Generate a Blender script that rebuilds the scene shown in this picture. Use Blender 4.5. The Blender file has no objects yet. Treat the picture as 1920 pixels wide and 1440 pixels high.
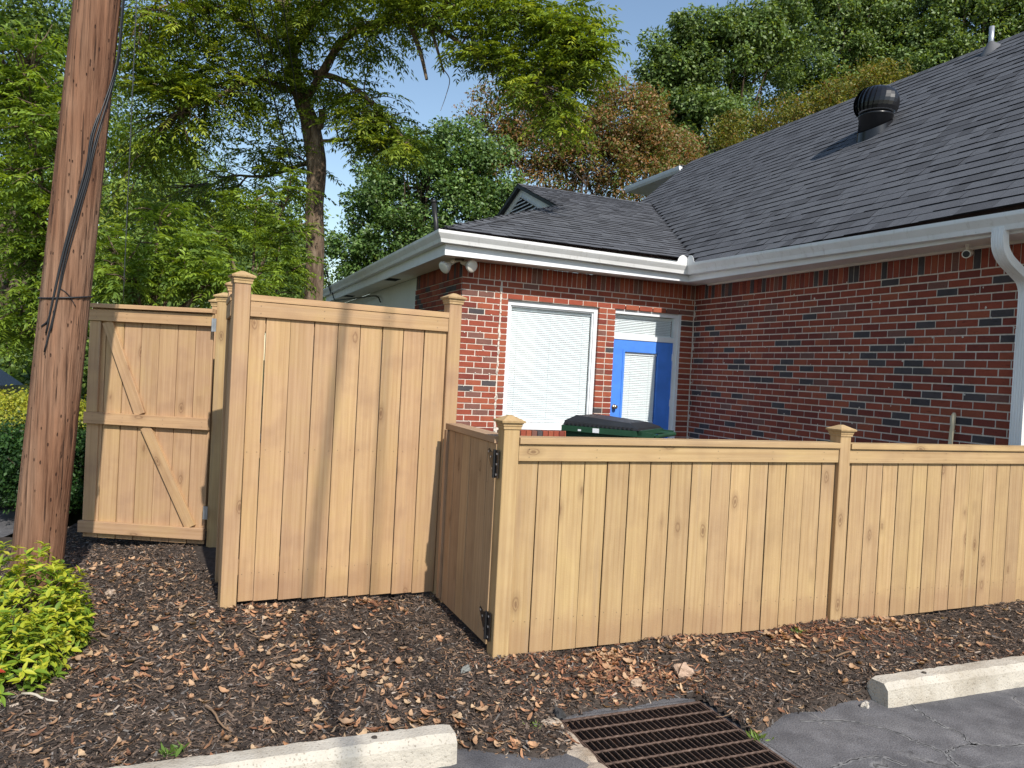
import bpy, math, random
import numpy as np
from mathutils import Matrix, Vector

random.seed(7); np.random.seed(7)
sc = bpy.context.scene
COL = sc.collection
R_ = math.radians

# ------------------------------------------------------------------ camera
# coordinates: camera stands at (0,0,GZ), looking along +Y; the parking lot lies at z = 0
GZ = 1.62
F_PX, ROLL, PITCH = 1440.0, R_(3.013), R_(-0.90)
def cam_rot():
    cp, sp, cr, sr = math.cos(PITCH), math.sin(PITCH), math.cos(ROLL), math.sin(ROLL)
    A = np.array([[1,0,0],[0,0,1],[0,-1,0]], float)
    Pm = np.array([[1,0,0],[0,cp,sp],[0,-sp,cp]])
    Rr = np.array([[cr,sr,0],[-sr,cr,0],[0,0,1]])
    return Rr @ Pm @ A
RC = cam_rot()
cd = bpy.data.cameras.new('camera'); cam = bpy.data.objects.new('camera', cd); COL.objects.link(cam)
cd.sensor_width = 36.0; cd.lens = 36.0*F_PX/1920.0; cd.clip_start = 0.05; cd.clip_end = 2000
M = Matrix([list(r) for r in RC.T]).to_4x4(); M.translation = (0,0,GZ)
cam.matrix_world = M; sc.camera = cam

# ------------------------------------------------------------------ light
SUN_EL, SUN_AZ = R_(42.5), R_(25.0)          # azimuth measured to the right of straight behind the camera
w = bpy.data.worlds.new('World'); sc.world = w; w.use_nodes = True
wn = w.node_tree; wn.nodes.clear()
sky = wn.nodes.new('ShaderNodeTexSky'); sky.sky_type = 'NISHITA'; sky.sun_disc = False
sky.sun_elevation = SUN_EL; sky.sun_rotation = math.pi - SUN_AZ
sky.air_density = 1.25; sky.dust_density = 0.5; sky.ozone_density = 1.5
bg = wn.nodes.new('ShaderNodeBackground'); bg.inputs[1].default_value = 0.15
wo = wn.nodes.new('ShaderNodeOutputWorld')
wn.links.new(sky.outputs[0], bg.inputs[0]); wn.links.new(bg.outputs[0], wo.inputs[0])
sd = bpy.data.lights.new('sun', 'SUN'); sd.energy = 5.0; sd.angle = R_(0.53); sd.color = (1.0, 0.95, 0.87)
so = bpy.data.objects.new('sun', sd); COL.objects.link(so)
sdir = Vector((math.sin(SUN_AZ)*math.cos(SUN_EL), -math.cos(SUN_AZ)*math.cos(SUN_EL), math.sin(SUN_EL)))
so.rotation_euler = sdir.to_track_quat('Z', 'Y').to_euler(); so.location = (6,-10,14)
sc.view_settings.view_transform = 'Standard'; sc.view_settings.look = 'None'
sc.view_settings.exposure = 0.10; sc.view_settings.gamma = 1.0; sc.view_settings.use_curve_mapping = False

# ------------------------------------------------------------------ helpers
def ray(x, y):
    return np.array([(x-960)/F_PX, -(y-720)/F_PX, -1.0]) @ RC
def at(x, y, Y):
    r = ray(x, y); p = r*Y/r[1]; p[2] += GZ; return p
def atz(x, y, z):
    r = ray(x, y); p = r*(z-GZ)/r[2]; p[2] += GZ; return p
def project(P):
    P = np.atleast_2d(np.array(P, float)).copy(); P[:,2] -= GZ
    c = P @ RC.T
    return np.stack([960+F_PX*c[:,0]/-c[:,2], 720-F_PX*c[:,1]/-c[:,2]], 1), -c[:,2]

WM = {}                                         # world matrices kept by hand
def place(o, parent=None, mw=None):
    mw = mw or Matrix.Identity(4); WM[o.name] = mw
    COL.objects.link(o)
    if parent is not None:
        o.parent = parent; o.matrix_basis = WM[parent.name].inverted() @ mw
    else:
        o.matrix_basis = mw
    return o
def tag(o, label=None, cat=None, group=None, kind=None):
    if label: o['label'] = label
    if cat: o['category'] = cat
    if group: o['group'] = group
    if kind: o['kind'] = kind
    return o
def thing(name, label, cat, loc=(0,0,0), rotz=0, group=None):
    o = bpy.data.objects.new(name, None); o.empty_display_size = .2
    place(o, None, Matrix.Translation(loc) @ Matrix.Rotation(rotz, 4, 'Z'))
    return tag(o, label, cat, group)
def mesh_from(name, V, Fc, mats, smooth=False, midx=None, cols=None):
    me = bpy.data.meshes.new(name)
    if isinstance(Fc, np.ndarray):
        V = np.asarray(V, np.float32); n = len(Fc); k = Fc.shape[1]
        me.vertices.add(len(V)); me.vertices.foreach_set('co', V.ravel())
        me.loops.add(n*k); me.loops.foreach_set('vertex_index', Fc.astype(np.int32).ravel())
        me.polygons.add(n); me.polygons.foreach_set('loop_start', np.arange(0, n*k, k, dtype=np.int32))
        me.polygons.foreach_set('loop_total', np.full(n, k, np.int32))
        if smooth: me.polygons.foreach_set('use_smooth', np.ones(n, bool))
        if midx is not None: me.polygons.foreach_set('material_index', np.asarray(midx, np.int32))
        me.update(calc_edges=True)
    else:
        me.from_pydata([tuple(v) for v in V], [], [tuple(f) for f in Fc])
        if smooth:
            for p in me.polygons: p.use_smooth = True
        if midx is not None:
            for p, i in zip(me.polygons, midx): p.material_index = int(i)
    for m in (mats if isinstance(mats, (list, tuple)) else [mats]): me.materials.append(m)
    if cols is not None:
        a = me.color_attributes.new('Col', 'FLOAT_COLOR', 'POINT')
        c = np.ones((len(me.vertices), 4), np.float32); c[:,:3] = cols
        a.data.foreach_set('color', c.ravel())
    return me
def mob(name, V, Fc, mats, parent=None, mw=None, **k):
    return place(bpy.data.objects.new(name, mesh_from(name, V, Fc, mats, **k)), parent, mw)
class MB:
    """collects boxes, tubes, prisms and lathes; build() links them as ONE mesh"""
    def __init__(s): s.V = []; s.F = []; s.I = []
    def add(s, V, Fc, m=0):
        b = len(s.V); s.V += [tuple(v) for v in V]; s.F += [tuple(int(i)+b for i in f) for f in Fc]; s.I += [m]*len(Fc); return s
    def box(s, x0, x1, y0, y1, z0, z1, m=0, mw=None):
        V = [Vector((x,y,z)) for z in (z0,z1) for y in (y0,y1) for x in (x0,x1)]
        if mw: V = [mw @ v for v in V]
        return s.add(V, [(0,2,3,1),(4,5,7,6),(0,1,5,4),(1,3,7,5),(3,2,6,7),(2,0,4,6)], m)
    def prism(s, pts, axis, a0, a1, m=0):
        """polygon pts (p,q) extruded along axis from a0 to a1"""
        n = len(pts)
        def mk(p, q, a): return {'x':(a,p,q),'y':(p,a,q),'z':(p,q,a)}[axis]
        V = [mk(p,q,a0) for p,q in pts] + [mk(p,q,a1) for p,q in pts]
        Fc = [tuple(range(n-1,-1,-1)), tuple(range(n,2*n))] + [(i,(i+1)%n,n+(i+1)%n,n+i) for i in range(n)]
        return s.add(V, Fc, m)
    def tube(s, pts, rad, seg=8, m=0, cap=True):
        V, Fc = tube_vf(pts, rad, seg, cap); return s.add(V, Fc, m)
    def lathe(s, prof, seg=24, c=(0,0,0), m=0):
        n = len(prof); V = []
        for r, z in prof:
            for i in range(seg):
                a = 2*math.pi*i/seg; V.append((c[0]+r*math.cos(a), c[1]+r*math.sin(a), c[2]+z))
        Fc = [(j*seg+i, j*seg+(i+1)%seg, (j+1)*seg+(i+1)%seg, (j+1)*seg+i) for j in range(n-1) for i in range(seg)]
        Fc += [tuple(range(seg-1,-1,-1)), tuple(range((n-1)*seg, n*seg))]
        return s.add(V, Fc, m)
    def build(s, name, mats, parent=None, mw=None, smooth=False):
        return mob(name, s.V, s.F, mats, parent, mw, smooth=smooth, midx=s.I)
def tube_vf(pts, rad, seg=8, cap=True):
    P = np.array(pts, float); n = len(P)
    rad = np.broadcast_to(np.array(rad, float), (n,))
    T = np.gradient(P, axis=0); T /= np.linalg.norm(T, axis=1)[:,None]+1e-9
    up = np.array([0,0,1.]) if abs(T[0][2]) < .9 else np.array([1.,0,0])
    V = []
    for i in range(n):
        a = np.cross(up, T[i]); a /= np.linalg.norm(a)+1e-9; b = np.cross(T[i], a); up = b if abs(np.dot(b, T[min(i+1,n-1)])) < .95 else up
        for k in range(seg):
            t = 2*math.pi*k/seg; V.append(P[i]+rad[i]*(a*math.cos(t)+b*math.sin(t)))
    Fc = [(i*seg+k, i*seg+(k+1)%seg, (i+1)*seg+(k+1)%seg, (i+1)*seg+k) for i in range(n-1) for k in range(seg)]
    if cap: Fc += [tuple(range(seg-1,-1,-1)), tuple(range((n-1)*seg, n*seg))]
    return V, Fc
def frame(o, x, y, z):
    m = Matrix.Identity(4)
    for i, a in enumerate((x, y, z)):
        for j in range(3): m[j][i] = a[j]
    m.translation = Vector(o); return m
def smooth_pts(pts, n=6):
    P = np.array(pts, float); out = []
    Q = np.vstack([2*P[0]-P[1], P, 2*P[-1]-P[-2]])
    for i in range(1, len(Q)-2):
        for t in np.linspace(0, 1, n, endpoint=False):
            a, b, c, d = Q[i-1], Q[i], Q[i+1], Q[i+2]
            out.append(.5*((2*b)+(-a+c)*t+(2*a-5*b+4*c-d)*t*t+(-a+3*b-3*c+d)*t**3))
    out.append(P[-1]); return np.array(out)

# ------------------------------------------------------------------ materials
def lin(r, g, b):
    f = lambda c: (c/255/12.92) if c/255 <= .04045 else ((c/255+.055)/1.055)**2.4
    return (f(r), f(g), f(b), 1)
class NT:
    def __init__(s, name):
        s.m = bpy.data.materials.new(name); s.m.use_nodes = True; s.t = s.m.node_tree; s.t.nodes.clear()
        s.out = s.n('ShaderNodeOutputMaterial'); s.p = s.n('ShaderNodeBsdfPrincipled'); s.l(s.p.outputs[0], s.out.inputs[0])
    def n(s, t, **k):
        x = s.t.nodes.new(t)
        for a, b in k.items(): setattr(x, a, b)
        return x
    def l(s, a, b): s.t.links.new(a, b)
    def coord(s, kind='Object', scale=(1,1,1), rnd=False):
        tc = s.n('ShaderNodeTexCoord'); mp = s.n('ShaderNodeMapping'); mp.inputs['Scale'].default_value = scale
        src = tc.outputs[kind]
        if rnd:
            oi = s.n('ShaderNodeObjectInfo'); mu = s.n('ShaderNodeVectorMath', operation='SCALE'); mu.inputs[0].default_value = (37.1, 19.7, 53.3)
            s.l(oi.outputs['Random'], mu.inputs['Scale']); ad = s.n('ShaderNodeVectorMath', operation='ADD')
            s.l(src, ad.inputs[0]); s.l(mu.outputs[0], ad.inputs[1]); src = ad.outputs[0]
        s.l(src, mp.inputs[0]); return mp.outputs[0]
    def noise(s, vec, scale, detail=4, rough=.55, dist=0):
        x = s.n('ShaderNodeTexNoise'); x.inputs['Scale'].default_value = scale; x.inputs['Detail'].default_value = detail
        x.inputs['Roughness'].default_value = rough; x.inputs['Distortion'].default_value = dist
        s.l(vec, x.inputs['Vector']); return x.outputs['Fac']
    def ramp(s, fac, stops):
        x = s.n('ShaderNodeValToRGB'); e = x.color_ramp.elements
        while len(e) < len(stops): e.new(.5)
        for el, (p, c) in zip(e, stops): el.position = p; el.color = c if len(c) == 4 else (*c, 1)
        s.l(fac, x.inputs[0]); return x.outputs[0]
    def mix(s, a, b, fac, mode='MIX'):
        x = s.n('ShaderNodeMix', data_type='RGBA', blend_type=mode)
        for v, i in ((fac, 0), (a, 6), (b, 7)):
            if hasattr(v, 'links') or hasattr(v, 'is_linked'): s.l(v, x.inputs[i])
            else: x.inputs[i].default_value = v
        return x.outputs[2]
    def math(s, op, a, b=0.0):
        x = s.n('ShaderNodeMath', operation=op)
        for v, i in ((a, 0), (b, 1)):
            if hasattr(v, 'is_linked'): s.l(v, x.inputs[i])
            else: x.inputs[i].default_value = v
        return x.outputs[0]
    def bump(s, h, strength=.3, dist=.01):
        x = s.n('ShaderNodeBump'); x.inputs['Strength'].default_value = strength; x.inputs['Distance'].default_value = dist
        s.l(h, x.inputs['Height']); s.l(x.outputs[0], s.p.inputs['Normal'])
    def fin(s, col=None, rough=.7, spec=.3, metal=0):
        if col is not None:
            if hasattr(col, 'is_linked'): s.l(col, s.p.inputs['Base Color'])
            else: s.p.inputs['Base Color'].default_value = col
        if hasattr(rough, 'is_linked'): s.l(rough, s.p.inputs['Roughness'])
        else: s.p.inputs['Roughness'].default_value = rough
        s.p.inputs['Specular IOR Level'].default_value = spec; s.p.inputs['Metallic'].default_value = metal
        return s.m
W1 = (1,1,1,1)
def simple(name, col, rough=.6, spec=.3, var=.12, scale=6, metal=0, bump=0):
    t = NT(name); v = t.coord('Object'); n = t.noise(v, scale, 5)
    lo = tuple(c*(1-var) for c in col[:3])+(1,); hi = tuple(min(1, c*(1+var)) for c in col[:3])+(1,)
    c = t.ramp(n, [(.3, lo), (.7, hi)])
    if bump: t.bump(n, bump, .01)
    return t.fin(c, rough, spec, metal)
def fence_wood(name, ca, cb, cc, dark, dirt=False):
    t = NT(name)
    v = t.coord('Object', (1,1,1), True)
    g = t.coord('Object', (38, 38, 1.6), True)
    grain = t.noise(g, 1.0, 5, .6, .6)
    cath = t.n('ShaderNodeTexWave', wave_type='RINGS', rings_direction='Z'); cath.inputs['Scale'].default_value = 1.0
    cath.inputs['Distortion'].default_value = 5.0; cath.inputs['Detail'].default_value = 3.0; cath.inputs['Detail Scale'].default_value = 1.2
    t.l(t.coord('Object', (11, 11, .55), True), cath.inputs['Vector'])
    blot = t.noise(v, 3.2, 3, .6)
    fine = t.noise(t.coord('Object', (90, 90, 260), True), 1.0, 2, .5)
    c = t.ramp(blot, [(.28, ca), (.5, cb), (.74, cc)])
    oi = t.n('ShaderNodeObjectInfo')
    tint = t.ramp(oi.outputs['Random'], [(0, (.87,.83,.82)), (.2, (1.03,1.0,.90)), (.4, (.95,.90,.90)), (.6, (1.06,1.04,.94)), (.8, (.93,.90,.84)), (1, (1.09,1.04,.98))])
    c = t.mix(c, tint, 1.0, 'MULTIPLY')
    gr = t.ramp(grain, [(.36, (.80,.75,.70)), (.62, (1.04,1.04,1.04))]); c = t.mix(c, gr, .6, 'MULTIPLY')
    cw = t.ramp(cath.outputs['Fac'], [(.0, (.90,.86,.80)), (.45, (1.02,1.02,1.02))]); c = t.mix(c, cw, .5, 'MULTIPLY')
    # knots
    vo = t.n('ShaderNodeTexVoronoi', feature='F1'); vo.inputs['Scale'].default_value = 1.0
    t.l(t.coord('Object', (7.5, 7.5, 3.4), True), vo.inputs['Vector'])
    dd = t.math('ADD', vo.outputs['Distance'], t.math('MULTIPLY', t.noise(t.coord('Object', (60,60,20), True), 1, 3), .10))
    sel = t.math('GREATER_THAN', t.n_sep(vo.outputs['Color']), .62)
    ring = t.ramp(dd, [(.10, (1,1,1)), (.135, (.25,.25,.25)), (.17, (.9,.9,.9)), (.20, (.35,.35,.35)), (.34, (0,0,0))])
    kf = t.math('MULTIPLY', ring, sel)
    c = t.mix(c, dark, t.math('MULTIPLY', kf, .8))
    if dirt:                                        # soil splashed up from the bed
        sx = t.n('ShaderNodeSeparateXYZ'); tc = t.n('ShaderNodeTexCoord'); t.l(tc.outputs['Object'], sx.inputs[0])
        hh = t.math('ADD', sx.outputs[2], t.math('MULTIPLY', t.noise(v, 9, 4), -.20))
        c = t.mix(c, (.27,.15,.09,1), t.math('MULTIPLY', t.ramp(hh, [(.0, (1,1,1)), (.10, (0,0,0))]), .33))
    streak = t.noise(t.coord('Object', (16, 16, .5), True), 1, 3, .5)
    c = t.mix(c, (.30,.23,.19,1), t.ramp(streak, [(.60, (0,0,0)), (.80, (.28,.28,.28))]))
    hsum = t.math('ADD', t.math('MULTIPLY', grain, .6), t.math('MULTIPLY', fine, .4))
    t.bump(hsum, .35, .004)
    return t.fin(c, .72, .22)
def _sep(s, c):
    x = s.n('ShaderNodeSeparateColor'); s.l(c, x.inputs[0]); return x.outputs[0]
NT.n_sep = _sep
M_WOOD = fence_wood('stained_cedar', (.395,.258,.162,1), (.475,.318,.188,1), (.495,.345,.182,1), (.18,.095,.05,1))
M_WOOD_L = fence_wood('stained_pine', (.39,.272,.156,1), (.45,.32,.178,1), (.48,.35,.186,1), (.17,.095,.05,1))
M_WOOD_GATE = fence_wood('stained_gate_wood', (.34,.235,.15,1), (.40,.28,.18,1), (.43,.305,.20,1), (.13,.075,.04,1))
M_WOOD_B = fence_wood('stained_cedar_board', (.395,.258,.162,1), (.475,.318,.188,1), (.495,.345,.182,1), (.18,.095,.05,1), True)
M_WOOD_LB = fence_wood('stained_pine_board', (.39,.272,.156,1), (.445,.315,.175,1), (.475,.345,.182,1), (.17,.095,.05,1), True)
M_NAIL = simple('nail_steel', (.05,.045,.04,1), .5, .5)
M_BLACKMETAL = simple('black_painted_steel', (.012,.012,.014,1), .38, .5, .3)
M_GALV = simple('galvanised_steel', (.42,.43,.45,1), .4, .5, .15, 20, .7)

def brick_mat(name, a, b, k):
    t = NT(name); v = t.coord('Object', (1,1,1), True)
    n1 = t.noise(v, 9, 4, .6); n2 = t.noise(t.coord('Object', (14, 14, 70), True), 1, 4, .65, .5); n3 = t.noise(v, 240, 2, .5)
    c = t.ramp(n1, [(.25, a), (.75, b)])
    c = t.mix(c, k, t.ramp(n2, [(.60, (0,0,0)), (.70, (.65,.65,.65))]))
    oi = t.n('ShaderNodeObjectInfo'); tint = t.ramp(oi.outputs['Random'], [(0, (.86,.86,.86)), (1, (1.12,1.08,1.05))])
    c = t.mix(c, tint, 1.0, 'MULTIPLY')
    t.bump(t.math('ADD', t.math('MULTIPLY', n2, .7), t.math('MULTIPLY', n3, .3)), .6, .006)
    return t.fin(c, .85, .2)
M_BRICKS = [brick_mat('brick_red', (.235,.058,.036,1), (.305,.078,.047,1), (.075,.024,.02,1)),
            brick_mat('brick_orange', (.275,.076,.043,1), (.335,.098,.055,1), (.10,.033,.024,1)),
            brick_mat('brick_maroon', (.165,.042,.032,1), (.21,.054,.039,1), (.06,.021,.018,1)),
            brick_mat('brick_brown', (.155,.075,.06,1), (.21,.10,.08,1), (.06,.03,.028,1)),
            brick_mat('brick_blue_black', (.055,.05,.055,1), (.09,.078,.08,1), (.03,.025,.025,1))]
M_MORTAR = simple('mortar', (.66,.59,.51,1), .9, .15, .16, 30, 0, .4)
def grimy_white():
    t = NT('white_gutter_paint'); v = t.coord('Object'); n = t.noise(v, 3, 4, .6); st = t.noise(t.coord('Object', (22,22,2.5)), 1, 4, .6); sp_ = t.noise(v, 60, 3, .6)
    c = t.ramp(n, [(.3, (.72,.72,.70)), (.7, (.82,.82,.81))]); c = t.mix(c, (.42,.39,.33,1), t.ramp(st, [(.56, (0,0,0)), (.80, (.5,.5,.5))])); c = t.mix(c, (.30,.27,.22,1), t.ramp(sp_, [(.68, (0,0,0)), (.76, (.5,.5,.5))]))
    return t.fin(c, .45, .35)
M_WHITE = grimy_white()
M_TRIM = simple('white_trim_paint', (.76,.77,.78,1), .5, .35, .05, 5)
M_SOFFIT = simple('cream_soffit', (.76,.71,.62,1), .6, .25, .07, 5)
M_SIDING = simple('pale_siding', (.66,.68,.66,1), .6, .25, .05, 3)
def perf_soffit():
    t = NT('perforated_soffit'); v = t.coord('Object', (1,1,1))
    vo = t.n('ShaderNodeTexVoronoi', feature='F1'); vo.inputs['Scale'].default_value = 75; vo.inputs['Randomness'].default_value = .25
    t.l(v, vo.inputs['Vector'])
    c = t.ramp(vo.outputs['Distance'], [(.14, (.30,.26,.21)), (.26, (.84,.79,.70))])
    return t.fin(c, .6, .25)
M_PERF = perf_soffit()
def shingle_mat(name, a, b):
    t = NT(name); v = t.coord('Object', (1,1,1), True)
    n1 = t.noise(v, 5, 4, .6); n2 = t.noise(v, 320, 2, .6)
    c = t.ramp(n1, [(.3, a), (.7, b)])
    c = t.mix(c, t.ramp(n2, [(.35, (.55,.55,.56)), (.6, (1.0,1.0,1.0)), (.72, (1.7,1.7,1.7))]), 1.0, 'MULTIPLY')
    t.bump(n2, .5, .004); return t.fin(c, .9, .25)
M_SHING = [shingle_mat('shingle_charcoal', (.092,.095,.106,1), (.114,.117,.129,1)), shingle_mat('shingle_slate', (.106,.110,.122,1), (.128,.132,.145,1)),
           shingle_mat('shingle_coal', (.072,.074,.082,1), (.088,.090,.099,1)), shingle_mat('shingle_ash', (.11,.114,.126,1), (.13,.134,.146,1))]
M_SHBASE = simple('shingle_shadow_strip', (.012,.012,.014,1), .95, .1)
def glass():
    m = bpy.data.materials.new('window_glass'); m.use_nodes = True; t = m.node_tree; t.nodes.clear()
    o = t.nodes.new('ShaderNodeOutputMaterial'); mx = t.nodes.new('ShaderNodeMixShader'); tr = t.nodes.new('ShaderNodeBsdfTransparent')
    gl = t.nodes.new('ShaderNodeBsdfGlossy'); gl.inputs['Roughness'].default_value = .02; fr = t.nodes.new('ShaderNodeMath'); fr.operation = 'MULTIPLY_ADD'; fr.inputs[1].default_value = .85; fr.inputs[2].default_value = .03
    lw = t.nodes.new('ShaderNodeLayerWeight'); pw = t.nodes.new('ShaderNodeMath'); pw.operation = 'POWER'; pw.inputs[1].default_value = 5.0; t.links.new(lw.outputs['Facing'], pw.inputs[0]); t.links.new(pw.outputs[0], fr.inputs[0]); lw.inputs[0].default_value = .5
    tr.inputs[0].default_value = (.955,.975,.98,1)
    t.links.new(fr.outputs[0], mx.inputs[0]); t.links.new(tr.outputs[0], mx.inputs[1]); t.links.new(gl.outputs[0], mx.inputs[2]); t.links.new(mx.outputs[0], o.inputs[0])
    return m
M_GLASS = glass()
M_BLIND = simple('white_blind_slat', (.84,.85,.85,1), .5, .3, .04)
M_BLUE = simple('blue_door_paint', (.075,.24,.76,1), .5, .35, .12, 5)
M_DARK = simple('dark_interior', (.02,.02,.022,1), .9, .1)
M_BLACKPL = simple('black_plastic', (.02,.02,.021,1), .42, .4, .2, 8)
M_GREENPL = simple('green_plastic', (.018,.06,.032,1), .42, .4, .2, 6)
M_CHROME = simple('brushed_brass', (.55,.45,.32,1), .25, .5, .1, 8, .9)
def concrete(name, c0, sc_=1.0):
    t = NT(name); v = t.coord('Object'); n = t.noise(v, 5*sc_, 5, .6); f = t.noise(v, 90*sc_, 3, .6); s = t.noise(v, 2.2*sc_, 4, .6)
    c = t.ramp(n, [(.3, tuple(x*.82 for x in c0)), (.7, c0)])
    c = t.mix(c, t.ramp(f, [(.30, (.45,.42,.38)), (.42, (1,1,1))]), .8, 'MULTIPLY')
    c = t.mix(c, t.ramp(s, [(.30, (.62,.57,.50)), (.5, (1,1,1))]), .8, 'MULTIPLY')
    c = t.mix(c, (.13,.12,.11,1), t.ramp(t.noise(t.coord('Object', (1.2*sc_,6*sc_,6*sc_)), 1, 5, .65), [(.58, (0,0,0)), (.74, (.55,.55,.55))]))
    t.bump(t.math('ADD', f, t.math('MULTIPLY', n, .8)), .7, .008); return t.fin(c, .9, .2)
M_CONC = concrete('weathered_concrete', (.55,.50,.42))
def asphalt():
    t = NT('asphalt'); v = t.coord('Object'); n = t.noise(v, 1.3, 5, .62); f = t.noise(v, 140, 3, .6); m = t.noise(v, 7, 4, .6)
    c = t.ramp(n, [(.30, (.085,.082,.086)), (.55, (.125,.121,.125)), (.75, (.155,.15,.15))])
    c = t.mix(c, t.ramp(m, [(.35, (.75,.75,.76)), (.65, (1.2,1.2,1.2))]), 1, 'MULTIPLY')
    c = t.mix(c, t.ramp(f, [(.32, (.5,.5,.5)), (.5, (1,1,1)), (.70, (1.6,1.6,1.55))]), .8, 'MULTIPLY')
    # worn cracks, pale with dust
    vo = t.n('ShaderNodeTexVoronoi', feature='DISTANCE_TO_EDGE'); vo.inputs['Scale'].default_value = 1.15
    ad = t.n('ShaderNodeVectorMath', operation='ADD'); wv = t.n('ShaderNodeTexNoise'); wv.inputs['Scale'].default_value = 7; wv.inputs['Detail'].default_value = 5; t.l(v, wv.inputs['Vector'])
    mu = t.n('ShaderNodeVectorMath', operation='SCALE'); mu.inputs['Scale'].default_value = .22; t.l(wv.outputs['Color'], mu.inputs[0])
    t.l(v, ad.inputs[0]); t.l(mu.outputs[0], ad.inputs[1]); t.l(ad.outputs[0], vo.inputs['Vector'])
    ck = t.ramp(vo.outputs['Distance'], [(.0, (1,1,1)), (.008, (.7,.7,.7)), (.030, (0,0,0))])
    brk = t.ramp(t.noise(v, 2.4, 3), [(.42, (0,0,0)), (.55, (1,1,1))])
    dust = t.math('MULTIPLY', t.math('MULTIPLY', ck, brk), t.ramp(t.noise(v, 14, 4), [(.35, (.1,.1,.1)), (.62, (1,1,1))]))
    c = t.mix(c, (.34,.325,.31,1), t.math('MULTIPLY', dust, .75))
    core = t.math('MULTIPLY', t.ramp(vo.outputs['Distance'], [(.0025, (1,1,1)), (.0055, (0,0,0))]), brk)
    c = t.mix(c, (.02,.02,.02,1), core)
    t.bump(t.math('SUBTRACT', f, t.math('MULTIPLY', ck, .6)), .5, .006)
    return t.fin(c, .82, .3)
M_ASPH = asphalt()
M_SOIL = simple('dark_soil', (.055,.044,.037,1), .95, .1, .35, 30, 0, .8)
def attr_mat(name, rough=.8, spec=.2, trans=0.0, gl=0.0):
    m = bpy.data.materials.new(name); m.use_nodes = True; t = m.node_tree; t.nodes.clear()
    o = t.nodes.new('ShaderNodeOutputMaterial'); a = t.nodes.new('ShaderNodeAttribute'); a.attribute_name = 'Col'
    if trans == 0:
        p = t.nodes.new('ShaderNodeBsdfPrincipled'); p.inputs['Roughness'].default_value = rough; p.inputs['Specular IOR Level'].default_value = spec
        t.links.new(a.outputs[0], p.inputs['Base Color']); t.links.new(p.outputs[0], o.inputs[0]); return m
    p = t.nodes.new('ShaderNodeBsdfPrincipled'); p.inputs['Roughness'].default_value = rough; p.inputs['Specular IOR Level'].default_value = spec
    tl = t.nodes.new('ShaderNodeBsdfTranslucent'); mx = t.nodes.new('ShaderNodeMixShader'); mx.inputs[0].default_value = trans
    hs = t.nodes.new('ShaderNodeMix'); hs.data_type = 'RGBA'; hs.blend_type = 'MULTIPLY'; hs.inputs[0].default_value = 1; hs.inputs[7].default_value = (1.9,1.75,.55,1)
    t.links.new(a.outputs[0], p.inputs['Base Color']); t.links.new(a.outputs[0], hs.inputs[6]); t.links.new(hs.outputs[2], tl.inputs[0])
    t.links.new(p.outputs[0], mx.inputs[1]); t.links.new(tl.outputs[0], mx.inputs[2]); t.links.new(mx.outputs[0], o.inputs[0])
    return m
M_LEAF = attr_mat('tree_leaf', .5, .3, .33)
M_LEAFG = attr_mat('glossy_tree_leaf', .48, .35, .28)
M_CHIP = attr_mat('mulch_chip', .9, .15)
M_LITTER = attr_mat('dry_leaf', .75, .2, .12)
def bark(name, a, b, k, sz=1.0):
    t = NT(name); n = t.noise(t.coord('Object', (14*sz,14*sz,2.6*sz)), 1, 6, .65, .8); f = t.noise(t.coord('Object', (60*sz,60*sz,14*sz)), 1, 4, .6); b2 = t.noise(t.coord('Object'), 2.0, 3)
    c = t.ramp(n, [(.32, k), (.48, a), (.72, b)]); c = t.mix(c, t.ramp(b2, [(.3, (.75,.72,.7)), (.7, (1.15,1.12,1.1))]), 1, 'MULTIPLY')
    t.bump(t.math('ADD', n, t.math('MULTIPLY', f, .4)), .9, .03); return t.fin(c, .9, .15)
M_BARK = bark('tree_bark', (.16,.115,.08,1), (.30,.235,.175,1), (.045,.032,.025,1))
M_TWIG = bark('twig_bark', (.085,.062,.045,1), (.15,.115,.085,1), (.04,.03,.024,1))
# ------------------------------------------------------------------ house / fence axes
PSI = R_(22.49)
D1 = np.array([math.cos(PSI), math.sin(PSI), 0.0]); D2 = np.array([math.sin(PSI), -math.cos(PSI), 0.0])   # D1 along the front wall, D2 out of it
CX, CY = 2.358, 10.191
UP = np.array([0,0,1.0])
OL = np.array([-0.027, 4.035, 0.0])               # front-left foot of the low fence's corner post
def FAB(a, b, z=0.0): return OL + D1*a - D2*b + UP*z   # a along the low fence, b behind it

# ------------------------------------------------------------------ ground
CTRL = np.array([(-.03,4.03,.105),(1.0,4.45,.115),(2.14,4.93,.125),(3.85,5.64,.12),(5.5,6.3,.12),(-1.6,4.36,.185),(-.45,5.02,.125),(-1.0,4.7,.16),(-2.25,5.9,.145),
 (-3.25,5.9,.085),(-2.7,4.5,.17),(-2.0,4.9,.165),(-2.4,3.6,.11),(-1.5,3.6,.095),(-.7,3.7,.085),(-.4,4.4,.105),(-1.2,2.95,.03),(-2.2,2.6,.03),(-.4,3.3,.02),(.2,3.5,.015),(1.0,3.95,.03),(1.5,4.0,.03),
 (2.4,4.35,.05),(3.2,4.7,.05),(-3.6,4.2,.13),(-3.5,3.2,.06),(-3.3,2.4,.03),(1.0,6.5,.10),(-1.0,6.5,.12),(4.5,5.2,.05)])
def gh(x, y):
    x = np.asarray(x, float); y = np.asarray(y, float)
    d2 = (x[...,None]-CTRL[:,0])**2+(y[...,None]-CTRL[:,1])**2+.03
    wt = 1/d2**1.6
    return (wt*CTRL[:,2]).sum(-1)/wt.sum(-1)
GA0, GA1, GB0, GB1 = .12, .915, -1.50, -.555       # grate rectangle in fence coordinates
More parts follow.
